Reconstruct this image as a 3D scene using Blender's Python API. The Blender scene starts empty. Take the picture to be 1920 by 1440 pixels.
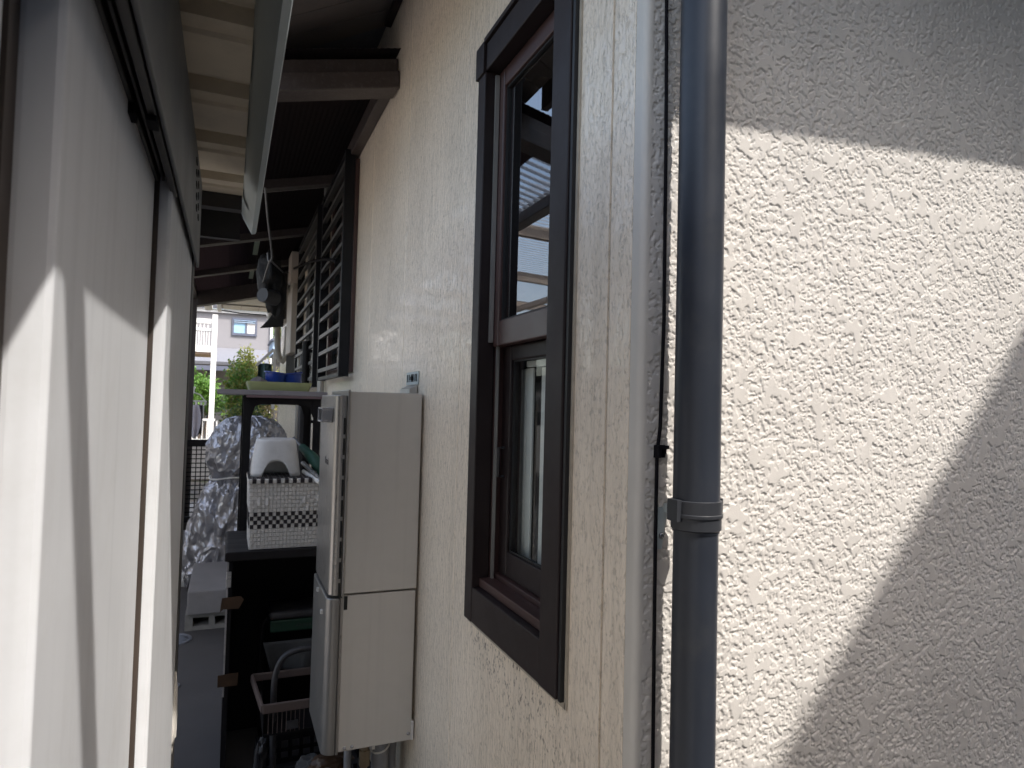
import bpy, bmesh, math, random
import numpy as np
from mathutils import Vector, Matrix, noise as mnoise
random.seed(7)
RNG = np.random.default_rng(7)
S = bpy.context.scene
COL = S.collection
PI = math.pi
H = 1.45                      # eye height; coordinates below are written relative to the eye

# ------------------------------------------------------------------ camera
YAW, PITCH, ROLL, FPX = math.radians(22.924), math.radians(1.986), math.radians(1.4708), 1250.0
_cy, _sy = math.cos(YAW), math.sin(YAW)
FWD = Vector((_sy*math.cos(PITCH), _cy*math.cos(PITCH), math.sin(PITCH)))
_r0 = Vector((_cy, -_sy, 0)); _u0 = _r0.cross(FWD)
RGT = _r0*math.cos(ROLL) + _u0*math.sin(ROLL)
UPV = -_r0*math.sin(ROLL) + _u0*math.cos(ROLL)
cam = bpy.data.objects.new('camera', bpy.data.cameras.new('camera'))
COL.objects.link(cam)
cam.matrix_world = Matrix(((RGT.x, UPV.x, -FWD.x, 0), (RGT.y, UPV.y, -FWD.y, 0), (RGT.z, UPV.z, -FWD.z, H), (0, 0, 0, 1)))
cam.data.sensor_width = 36.0
cam.data.lens = 36.0*FPX/1920.0
cam.data.clip_start = 0.02
cam.data.clip_end = 600
S.camera = cam
cam.data.dof.use_dof = True; cam.data.dof.focus_distance = 1.4; cam.data.dof.aperture_fstop = 11.0

# ------------------------------------------------------------------ light
SUN_DIR = Vector((0.527, -0.85, 1.32)).normalized()      # towards the sun
world = bpy.data.worlds.new('World'); S.world = world
world.use_nodes = True
wn = world.node_tree
sky = wn.nodes.new('ShaderNodeTexSky')
sky.sky_type = 'NISHITA'; sky.sun_disc = False
sky.sun_elevation = math.asin(SUN_DIR.z)
sky.sun_rotation = math.atan2(SUN_DIR.x, SUN_DIR.y)
sky.air_density = 1.2; sky.dust_density = 4.0; sky.ozone_density = 1.0
bg = wn.nodes['Background']
bg.inputs['Strength'].default_value = 0.15
hs = wn.nodes.new('ShaderNodeHueSaturation'); hs.inputs['Saturation'].default_value = .85     # thin bright haze: a pale sky
wn.links.new(sky.outputs[0], hs.inputs['Color']); wn.links.new(hs.outputs[0], bg.inputs['Color'])
sl = bpy.data.lights.new('sun', 'SUN'); sl.energy = 2.0; sl.angle = math.radians(0.55); sl.color = (1.0, 0.96, 0.91)
so = bpy.data.objects.new('sun', sl); COL.objects.link(so)
so.rotation_euler = SUN_DIR.to_track_quat('Z', 'Y').to_euler()
S.view_settings.view_transform = 'Standard'; S.view_settings.look = 'None'
S.view_settings.gamma = 1.0; S.view_settings.use_curve_mapping = False
S.view_settings.exposure = 1.48
S.render.engine = 'CYCLES'
S.cycles.max_bounces = 10; S.cycles.diffuse_bounces = 6; S.cycles.glossy_bounces = 5; S.cycles.transparent_max_bounces = 12
S.cycles.use_denoising = True


def at(px, py, ax, val):
    """point of the place seen at pixel (px,py) of the 1920x1440 photo on the plane x/y/z = val (eye-relative)"""
    d = FWD*FPX + RGT*(px-960) - UPV*(py-720)
    k = 'XYZ'.index(ax)
    return d*(val/d[k])

# ------------------------------------------------------------------ materials
MATS = {}
def nd(t, typ, **kw):
    n = t.nodes.new(typ)
    for k, v in kw.items(): setattr(n, k, v)
    return n
def pm(name, col, rough=.5, metal=0., var=.12, vs=8., bump=0., bs=60., bdist=.002, spec=.5, coat=0., stretch=(1, 1, 1), streak=0., dirt=None, dirt_amt=0., dirt_s=3.):
    """principled material with procedural colour variation, wear and fine relief"""
    m = bpy.data.materials.new(name); m.use_nodes = True
    t = m.node_tree; b = t.nodes['Principled BSDF']; L = t.links.new
    tc = nd(t, 'ShaderNodeTexCoord'); mp = nd(t, 'ShaderNodeMapping'); mp.inputs['Scale'].default_value = stretch
    L(tc.outputs['Object'], mp.inputs['Vector'])
    nz = nd(t, 'ShaderNodeTexNoise'); nz.inputs['Scale'].default_value = vs; nz.inputs['Detail'].default_value = 6; nz.inputs['Roughness'].default_value = .6
    L(mp.outputs[0], nz.inputs['Vector'])
    rp = nd(t, 'ShaderNodeMapRange'); rp.inputs[1].default_value = .3; rp.inputs[2].default_value = .7; rp.inputs[3].default_value = 1-var; rp.inputs[4].default_value = 1+var
    L(nz.outputs[0], rp.inputs[0])
    mx = nd(t, 'ShaderNodeVectorMath', operation='SCALE'); mx.inputs[0].default_value = col
    L(rp.outputs[0], mx.inputs['Scale'])
    out = mx.outputs[0]
    if streak:
        m2 = nd(t, 'ShaderNodeMapping'); m2.inputs['Scale'].default_value = (40, 40, 1.2)
        L(tc.outputs['Object'], m2.inputs['Vector'])
        n2 = nd(t, 'ShaderNodeTexNoise'); n2.inputs['Scale'].default_value = 1.; n2.inputs['Detail'].default_value = 4
        L(m2.outputs[0], n2.inputs['Vector'])
        r2 = nd(t, 'ShaderNodeMapRange'); r2.inputs[1].default_value = .5; r2.inputs[2].default_value = .75; r2.inputs[3].default_value = 1.; r2.inputs[4].default_value = 1-streak
        L(n2.outputs[0], r2.inputs[0])
        s2 = nd(t, 'ShaderNodeVectorMath', operation='SCALE'); L(out, s2.inputs[0]); L(r2.outputs[0], s2.inputs['Scale']); out = s2.outputs[0]
    if dirt is not None:
        n3 = nd(t, 'ShaderNodeTexNoise'); n3.inputs['Scale'].default_value = dirt_s; n3.inputs['Detail'].default_value = 8; n3.inputs['Roughness'].default_value = .7
        L(tc.outputs['Object'], n3.inputs['Vector'])
        r3 = nd(t, 'ShaderNodeMapRange'); r3.inputs[1].default_value = .5; r3.inputs[2].default_value = .72; r3.inputs[3].default_value = 0.; r3.inputs[4].default_value = dirt_amt
        L(n3.outputs[0], r3.inputs[0])
        mm = nd(t, 'ShaderNodeMix', data_type='RGBA'); L(r3.outputs[0], mm.inputs[0]); L(out, mm.inputs[6]); mm.inputs[7].default_value = (*dirt, 1); out = mm.outputs[2]
    L(out, b.inputs['Base Color'])
    b.inputs['Metallic'].default_value = metal
    r4 = nd(t, 'ShaderNodeMapRange'); r4.inputs[1].default_value = .3; r4.inputs[2].default_value = .7; r4.inputs[3].default_value = max(.02, rough*.85); r4.inputs[4].default_value = min(1, rough*1.15)
    L(nz.outputs[0], r4.inputs[0]); L(r4.outputs[0], b.inputs['Roughness'])
    b.inputs['Specular IOR Level'].default_value = spec
    if coat: b.inputs['Coat Weight'].default_value = coat; b.inputs['Coat Roughness'].default_value = .15
    if bump:
        nb = nd(t, 'ShaderNodeTexNoise'); nb.inputs['Scale'].default_value = bs; nb.inputs['Detail'].default_value = 4
        L(mp.outputs[0], nb.inputs['Vector'])
        bp = nd(t, 'ShaderNodeBump'); bp.inputs['Strength'].default_value = bump; bp.inputs['Distance'].default_value = bdist
        L(nb.outputs[0], bp.inputs['Height']); L(bp.outputs[0], b.inputs['Normal'])
    MATS[name] = m
    return m

def siding_material():
    """painted cement siding: flat trowelled plateaus with pits between, semi-gloss paint"""
    m = bpy.data.materials.new('painted_siding'); m.use_nodes = True
    t = m.node_tree; b = t.nodes['Principled BSDF']; L = t.links.new
    tc = nd(t, 'ShaderNodeTexCoord'); mp = nd(t, 'ShaderNodeMapping'); mp.inputs['Scale'].default_value = (1, 1, .62)
    L(tc.outputs['Object'], mp.inputs['Vector'])
    n1 = nd(t, 'ShaderNodeTexNoise'); n1.inputs['Scale'].default_value = 150; n1.inputs['Detail'].default_value = 3; n1.inputs['Roughness'].default_value = .6
    n2 = nd(t, 'ShaderNodeTexNoise'); n2.inputs['Scale'].default_value = 45; n2.inputs['Detail'].default_value = 2
    L(mp.outputs[0], n1.inputs['Vector']); L(mp.outputs[0], n2.inputs['Vector'])
    ad = nd(t, 'ShaderNodeMath', operation='MULTIPLY_ADD'); ad.inputs[1].default_value = .55; L(n2.outputs[0], ad.inputs[0]); L(n1.outputs[0], ad.inputs[2])
    mr = nd(t, 'ShaderNodeMapRange', interpolation_type='SMOOTHSTEP'); mr.inputs[1].default_value = .60; mr.inputs[2].default_value = .80
    L(ad.outputs[0], mr.inputs[0])
    n4 = nd(t, 'ShaderNodeTexNoise'); n4.inputs['Scale'].default_value = 220; n4.inputs['Detail'].default_value = 2; L(tc.outputs['Object'], n4.inputs['Vector'])
    a2 = nd(t, 'ShaderNodeMath', operation='MULTIPLY_ADD'); a2.inputs[1].default_value = .10; L(n4.outputs[0], a2.inputs[0]); L(mr.outputs[0], a2.inputs[2])
    bp = nd(t, 'ShaderNodeBump'); bp.inputs['Strength'].default_value = .7; bp.inputs['Distance'].default_value = .0018
    L(a2.outputs[0], bp.inputs['Height']); L(bp.outputs[0], b.inputs['Normal']); 
    m6 = nd(t, 'ShaderNodeMapping'); m6.inputs['Scale'].default_value = (1, 1, .38); L(tc.outputs['Object'], m6.inputs['Vector'])
    n6 = nd(t, 'ShaderNodeTexNoise'); n6.inputs['Scale'].default_value = 85; n6.inputs['Detail'].default_value = 2.5; L(m6.outputs[0], n6.inputs['Vector'])
    r6 = nd(t, 'ShaderNodeMapRange', interpolation_type='SMOOTHSTEP'); r6.inputs[1].default_value = .42; r6.inputs[2].default_value = .62; L(n6.outputs[0], r6.inputs[0])
    b6 = nd(t, 'ShaderNodeBump'); b6.inputs['Strength'].default_value = 1.; b6.inputs['Distance'].default_value = .0020; L(r6.outputs[0], b6.inputs['Height']); L(b6.outputs[0], b.inputs['Coat Normal'])
    n3 = nd(t, 'ShaderNodeTexNoise'); n3.inputs['Scale'].default_value = 3.0; n3.inputs['Detail'].default_value = 7; L(tc.outputs['Object'], n3.inputs['Vector'])
    r3 = nd(t, 'ShaderNodeMapRange'); r3.inputs[1].default_value = .3; r3.inputs[2].default_value = .7; r3.inputs[3].default_value = .92; r3.inputs[4].default_value = 1.06
    L(n3.outputs[0], r3.inputs[0])
    # the pits are toned darker than the plateaus
    gr = nd(t, 'ShaderNodeMapRange'); gr.inputs[1].default_value = 0.; gr.inputs[2].default_value = .45; gr.inputs[3].default_value = .78; gr.inputs[4].default_value = 1.
    L(mr.outputs[0], gr.inputs[0])
    # pits toned darker still in a band under the window sill
    sp = nd(t, 'ShaderNodeSeparateXYZ'); L(tc.outputs['Object'], sp.inputs[0])
    def ramp(src, a, b_, c, d):
        q = nd(t, 'ShaderNodeMapRange', interpolation_type='SMOOTHSTEP'); q.inputs[1].default_value = a; q.inputs[2].default_value = b_; q.inputs[3].default_value = c; q.inputs[4].default_value = d; L(src, q.inputs[0]); return q.outputs[0]
    def mul(a, b_, op='MULTIPLY'):
        q = nd(t, 'ShaderNodeMath', operation=op)
        for i_, v_ in enumerate((a, b_)):
            if isinstance(v_, (int, float)): q.inputs[i_].default_value = v_
            else: L(v_, q.inputs[i_])
        return q.outputs[0]
    mk = mul(mul(ramp(sp.outputs[2], .72, .90, 0, 1), ramp(sp.outputs[2], .912, .925, 1, 0)), mul(ramp(sp.outputs[1], .20, .27, 0, 1), ramp(sp.outputs[1], .68, .76, 1, 0)))
    g2 = mul(1.0, mul(mul(1.0, gr.outputs[0], 'SUBTRACT'), mul(1.0, mul(mk, 2.2), 'ADD')), 'SUBTRACT')
    m5 = nd(t, 'ShaderNodeMapping'); m5.inputs['Scale'].default_value = (26, 26, .8); L(tc.outputs['Object'], m5.inputs['Vector'])
    n5 = nd(t, 'ShaderNodeTexNoise'); n5.inputs['Scale'].default_value = 1.; n5.inputs['Detail'].default_value = 5; L(m5.outputs[0], n5.inputs['Vector'])
    g2 = mul(g2, ramp(n5.outputs[0], .5, .75, 1., .90))
    ml = nd(t, 'ShaderNodeMath', operation='MULTIPLY'); L(r3.outputs[0], ml.inputs[0]); L(g2, ml.inputs[1])
    sc = nd(t, 'ShaderNodeVectorMath', operation='SCALE'); sc.inputs[0].default_value = (.84, .735, .60); L(ml.outputs[0], sc.inputs['Scale'])
    L(sc.outputs[0], b.inputs['Base Color'])
    b.inputs['Roughness'].default_value = .5; b.inputs['Specular IOR Level'].default_value = .4
    b.inputs['Coat Weight'].default_value = .65; b.inputs['Coat Roughness'].default_value = .04
    MATS['siding'] = m
siding_material()

def glass_material(key, tint, ior):
    m = bpy.data.materials.new('window_'+key); m.use_nodes = True
    t = m.node_tree; L = t.links.new; t.nodes.remove(t.nodes['Principled BSDF'])
    o = t.nodes['Material Output']
    tr = nd(t, 'ShaderNodeBsdfTransparent'); tr.inputs[0].default_value = (*tint, 1)
    gl = nd(t, 'ShaderNodeBsdfGlossy'); gl.inputs['Roughness'].default_value = .012; gl.inputs[0].default_value = (.95, .97, 1, 1)
    fr = nd(t, 'ShaderNodeFresnel'); fr.inputs[0].default_value = ior
    mx = nd(t, 'ShaderNodeMixShader'); ge = nd(t, 'ShaderNodeNewGeometry'); iv = nd(t, 'ShaderNodeMath', operation='SUBTRACT'); iv.inputs[0].default_value = 1.; L(ge.outputs['Backfacing'], iv.inputs[1])
    fm = nd(t, 'ShaderNodeMath', operation='MULTIPLY'); L(fr.outputs[0], fm.inputs[0]); L(iv.outputs[0], fm.inputs[1])     # the sheet reflects once, on its outer face
    L(fm.outputs[0], mx.inputs[0]); L(tr.outputs[0], mx.inputs[1]); L(gl.outputs[0], mx.inputs[2]); L(mx.outputs[0], o.inputs[0])
    MATS[key] = m
glass_material('glass', (.55, .6, .58), 3.0)
glass_material('clear_glass', (.93, .95, .94), 1.5)

def sheet_material(name, col, clear, rib, ax):
    """ribbed polycarbonate: part clear, part light-scattering, with the darker webs between its channels"""
    m = bpy.data.materials.new(name); m.use_nodes = True
    t = m.node_tree; L = t.links.new; t.nodes.remove(t.nodes['Principled BSDF']); o = t.nodes['Material Output']
    tc = nd(t, 'ShaderNodeTexCoord'); wv = nd(t, 'ShaderNodeTexWave'); wv.bands_direction = ax; wv.inputs['Scale'].default_value = rib
    L(tc.outputs['Object'], wv.inputs['Vector'])
    tr = nd(t, 'ShaderNodeBsdfTransparent'); tr.inputs[0].default_value = (.86, .89, .92, 1) if clear > .5 else (min(1, col[0]*1.3), min(1, col[1]*1.3), min(1, col[2]*1.35), 1)
    tl = nd(t, 'ShaderNodeBsdfTranslucent'); tl.inputs[0].default_value = (*col, 1)
    df = nd(t, 'ShaderNodeBsdfDiffuse'); df.inputs[0].default_value = (col[0]*.5, col[1]*.5, col[2]*.5, 1)
    m1 = nd(t, 'ShaderNodeMixShader'); m1.inputs[0].default_value = .4; L(tl.outputs[0], m1.inputs[1]); L(df.outputs[0], m1.inputs[2])
    m2 = nd(t, 'ShaderNodeMixShader')
    mr = nd(t, 'ShaderNodeMapRange'); mr.inputs[1].default_value = .35; mr.inputs[2].default_value = .6; mr.inputs[3].default_value = clear*.12; mr.inputs[4].default_value = clear
    L(wv.outputs['Fac'], mr.inputs[0]); L(mr.outputs[0], m2.inputs[0]); L(m1.outputs[0], m2.inputs[1]); L(tr.outputs[0], m2.inputs[2]); L(m2.outputs[0], o.inputs[0])
    MATS[name] = m
sheet_material('clear_sheet', (.40, .43, .48), .9, 4.2, 'Y')
sheet_material('brown_sheet', (.085, .068, .07), .0, 12., 'X')
sheet_material('pale_sheet', (.62, .64, .52), .25, 9., 'Y')

def leaf_material(name, a, b_, sheen=.35):
    m = bpy.data.materials.new(name); m.use_nodes = True
    t = m.node_tree; L = t.links.new; b = t.nodes['Principled BSDF']; o = t.nodes['Material Output']
    g = nd(t, 'ShaderNodeNewGeometry')
    mx = nd(t, 'ShaderNodeMix', data_type='RGBA'); mx.inputs[6].default_value = (*a, 1); mx.inputs[7].default_value = (*b_, 1)
    L(g.outputs['Random Per Island'], mx.inputs[0])
    L(mx.outputs[2], b.inputs['Base Color']); b.inputs['Roughness'].default_value = .55
    tl = nd(t, 'ShaderNodeBsdfTranslucent'); L(mx.outputs[2], tl.inputs[0])
    ms = nd(t, 'ShaderNodeMixShader'); ms.inputs[0].default_value = sheen; L(b.outputs[0], ms.inputs[1]); L(tl.outputs[0], ms.inputs[2]); L(ms.outputs[0], o.inputs[0])
    MATS[name] = m
leaf_material('leaf_bright', (.07, .17, .025), (.14, .27, .04))
leaf_material('leaf_yellow', (.16, .19, .04), (.30, .30, .07))
leaf_material('leaf_dry', (.20, .17, .10), (.34, .28, .17), .2)
leaf_material('leaf_dark', (.03, .07, .02), (.06, .11, .03))

pm('stucco', (.58, .545, .50), .72, var=.05, vs=5, bump=.3, bs=420, bdist=.0006, streak=.07, dirt=(.43, .40, .36), dirt_amt=.30, dirt_s=3)
pm('trim_paint', (.56, .53, .48), .45, var=.05, vs=6, bump=.2, bs=60, bdist=.0006)
pm('casing_dark', (.017, .0105, .0105), .5, spec=.35, var=.15, vs=10, bump=.05, bs=200, bdist=.0004)
pm('sash_brown', (.060, .031, .028), .38, var=.12, vs=12)
pm('gasket', (.012, .012, .013), .5, var=.1)
pm('caulk', (.40, .35, .28), .7, var=.15, vs=30)
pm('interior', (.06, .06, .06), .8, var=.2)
pm('pipe_grey', (.025, .029, .038), .36, spec=.4, var=.10, vs=9, dirt=(.05, .05, .052), dirt_amt=.45, dirt_s=14, bump=.05, bs=90, bdist=.0004)
pm('pipe_band', (.030, .032, .037), .42, var=.1, vs=20)
pm('inner_white', (.74, .74, .73), .5, var=.04, vs=9)
pm('stainless', (.55, .53, .50), .4, metal=.6, var=.1, vs=20)
pm('black_rubber', (.008, .007, .009), .85, spec=.15, var=.15)
pm('shed_cream', (.635, .642, .655), .42, var=.035, vs=5, streak=.10, dirt=(.42, .40, .37), dirt_amt=.25, dirt_s=7)
pm('shed_dark', (.030, .027, .026), .45, var=.2, vs=9)
pm('shed_header', (.085, .088, .092), .42, var=.1, vs=7)
pm('shed_gap', (.05, .036, .028), .6, var=.2)
pm('roof_cream', (.66, .58, .45), .55, var=.10, vs=5, dirt=(.18, .15, .11), dirt_amt=.35, dirt_s=4)
pm('galvanised', (.44, .49, .49), .5, metal=.1, var=.14, vs=11, stretch=(1, .3, 1))
pm('soffit_brown', (.17, .15, .145), .55, var=.12, vs=9, stretch=(.4, 4, 1))
pm('beam_brown', (.050, .038, .035), .45, var=.15, vs=14, dirt=(.16, .15, .14), dirt_amt=.25, dirt_s=60)
pm('lip_glint', (.30, .28, .27), .35, metal=.5, var=.2, vs=15)  # pale tone paints the light caught along the beams' lower edge
pm('grille_black', (.009, .009, .011), .45, spec=.25, var=.15)
pm('grille_grey', (.075, .073, .070), .45, metal=.2, var=.1, vs=20)
pm('frame_silver', (.34, .33, .31), .35, metal=.5, var=.1)
pm('heater_body', (.60, .575, .535), .42, metal=.25, streak=.06, dirt=(.42, .40, .36), dirt_amt=.25, dirt_s=6, var=.03, vs=6, bump=.03, bs=500, bdist=.0002)
pm('heater_front', (.36, .34, .315), .30, metal=.65, var=.05, vs=40, stretch=(8, 8, .4))
pm('heater_lower', (.26, .25, .235), .38, metal=.6, var=.05, vs=8)
pm('slot_black', (.006, .006, .006), .8, var=.0)
pm('chrome', (.36, .36, .37), .25, metal=.35, var=.05)
pm('ink_grey', (.10, .09, .09), .6, var=.0)
pm('insulation', (.26, .26, .27), .6, var=.2, vs=20, bump=.3, bs=50)
pm('pipe_bronze', (.22, .17, .11), .45, metal=.5, var=.2, vs=20)
pm('white_plastic', (.72, .70, .66), .4, var=.06, vs=12)
pm('grey_plastic', (.56, .55, .54), .38, var=.05, vs=12, dirt=(.30, .28, .26), dirt_amt=.3, dirt_s=20)
pm('rack_black', (.009, .008, .009), .5, spec=.2, var=.2, vs=20)
pm('board_grey', (.20, .185, .195), .5, var=.12, vs=14)
pm('board_edge', (.14, .09, .095), .5, var=.1)
pm('cabinet_top', (.014, .012, .012), .7, spec=.2, var=.25, vs=10, stretch=(.5, 3, 1), dirt=(.035, .03, .03), dirt_amt=.4, dirt_s=9)
pm('cabinet_black', (.008, .007, .008), .6, spec=.2, var=.2)
pm('edge_pale', (.30, .28, .27), .5, var=.2, vs=30)
pm('tape_brown', (.055, .028, .013), .45, var=.25, vs=30)
pm('weave_white', (.60, .57, .53), .5, var=.08, vs=60)
pm('weave_black', (.022, .018, .020), .5, var=.1)
pm('bucket_blue', (.015, .045, .27), .35, var=.12, vs=14)
pm('tray_green', (.30, .32, .15), .4, var=.12, vs=10)
pm('cloth_grey', (.15, .13, .13), .8, var=.2, vs=40)
pm('bristle_green', (.008, .055, .035), .6, var=.25, vs=60, bump=.5, bs=120)
pm('steel_tube', (.50, .50, .50), .28, metal=.8, var=.1)
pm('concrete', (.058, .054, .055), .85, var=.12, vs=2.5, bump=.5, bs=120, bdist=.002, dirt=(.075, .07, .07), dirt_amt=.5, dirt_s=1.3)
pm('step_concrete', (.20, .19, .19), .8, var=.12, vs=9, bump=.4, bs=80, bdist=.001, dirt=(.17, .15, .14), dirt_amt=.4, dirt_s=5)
pm('block_concrete', (.20, .19, .175), .9, var=.2, vs=14, bump=.8, bs=140, bdist=.003)
pm('plank_grey', (.20, .20, .21), .7, var=.2, vs=6, stretch=(1, 6, 1))
pm('drain_metal', (.16, .165, .19), .4, metal=.5, var=.2, vs=30)
pm('gate_black', (.009, .008, .009), .5, spec=.25, var=.2)
pm('meter_beige', (.42, .37, .32), .5, var=.05)
pm('hose_beige', (.40, .37, .32), .45, var=.06)
pm('cover_dark', (.04, .037, .036), .6, var=.15)
pm('bundle_black', (.010, .010, .011), .6, var=.3, vs=30, bump=.6, bs=50, bdist=.01)
pm('lamp_grey', (.055, .055, .06), .4, var=.1)
pm('wire_grey', (.16, .16, .165), .35, metal=.6, var=.1)
pm('white_paint', (.66, .655, .64), .45, var=.03, vs=5)
pm('pale_cladding', (.22, .213, .225), .75, var=.06, vs=30, bump=.4, bs=70, bdist=.01, stretch=(.3, .3, 2))
pm('roof_tile', (.17, .175, .20), .7, var=.15, vs=20)
pm('wood_under', (.28, .20, .15), .7, var=.15)
pm('frame_blue', (.09, .10, .14), .45, var=.1)
pm('curtain', (.62, .60, .58), .9, var=.1, vs=12, stretch=(12, 1, .2))
pm('dark_glass', (.012, .014, .014), .06, var=.0, spec=.9)
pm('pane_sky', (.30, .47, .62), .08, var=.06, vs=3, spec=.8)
pm('bark', (.12, .09, .065), .9, var=.3, vs=30)
pm('soil', (.20, .16, .12), .95, var=.25, vs=3, bump=.6, bs=30, bdist=.03, dirt=(.09, .13, .04), dirt_amt=.8, dirt_s=1.2)
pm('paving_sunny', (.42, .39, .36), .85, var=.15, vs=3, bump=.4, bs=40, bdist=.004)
pm('brick_red', (.34, .12, .08), .8, var=.2, vs=20)
pm('laundry_grey', (.40, .38, .42), .9, var=.08, vs=14)
pm('laundry_black', (.02, .02, .026), .9, var=.2, vs=14)
pm('laundry_white', (.74, .73, .72), .9, var=.05, vs=14)
pm('teal_cloth', (.045, .085, .09), .9, var=.85, vs=45)
pm('blue_panel', (.33, .45, .60), .6, var=.08, vs=4)
pm('carport_beam', (.27, .22, .18), .5, var=.12, vs=10)
pm('box_green', (.006, .035, .018), .5, var=.15)
pm('lid_grey', (.038, .036, .038), .45, var=.4, vs=30)
pm('bag_grey', (.05, .05, .05), .85, var=.3, vs=14, bump=.5, bs=30, bdist=.01)
pm('basket_pink', (.11, .08, .07), .5, var=.08)
pm('neighbour_wall', (.22, .215, .215), .8, var=.08, vs=4)

def tarp_material():
    m = pm('tarp_silver', (.44, .44, .47), .23, metal=.6, var=.10, vs=4)
    t = m.node_tree; L = t.links.new; bb = t.nodes['Principled BSDF']
    tc = nd(t, 'ShaderNodeTexCoord'); mp = nd(t, 'ShaderNodeMapping'); mp.inputs['Scale'].default_value = (1, 1, .7); L(tc.outputs['Object'], mp.inputs['Vector'])
    dn = nd(t, 'ShaderNodeTexNoise'); dn.inputs['Scale'].default_value = 6; L(mp.outputs[0], dn.inputs['Vector'])
    ad = nd(t, 'ShaderNodeVectorMath', operation='MULTIPLY_ADD'); ad.inputs[1].default_value = (.22, .22, .22); L(dn.outputs['Color'], ad.inputs[0]); L(mp.outputs[0], ad.inputs[2])
    hs_ = []
    for sc_, w_ in ((7, 1.), (17, .4)):
        v = nd(t, 'ShaderNodeTexVoronoi'); v.inputs['Scale'].default_value = sc_; L(ad.outputs[0], v.inputs['Vector'])
        mu = nd(t, 'ShaderNodeMath', operation='MULTIPLY'); mu.inputs[1].default_value = w_; L(v.outputs['Distance'], mu.inputs[0]); hs_.append(mu)
    sm = nd(t, 'ShaderNodeMath', operation='ADD'); L(hs_[0].outputs[0], sm.inputs[0]); L(hs_[1].outputs[0], sm.inputs[1])
    bp = nd(t, 'ShaderNodeBump'); bp.inputs['Strength'].default_value = .8; bp.inputs['Distance'].default_value = .05
    L(sm.outputs[0], bp.inputs['Height']); L(bp.outputs[0], bb.inputs['Normal'])
tarp_material()

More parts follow.
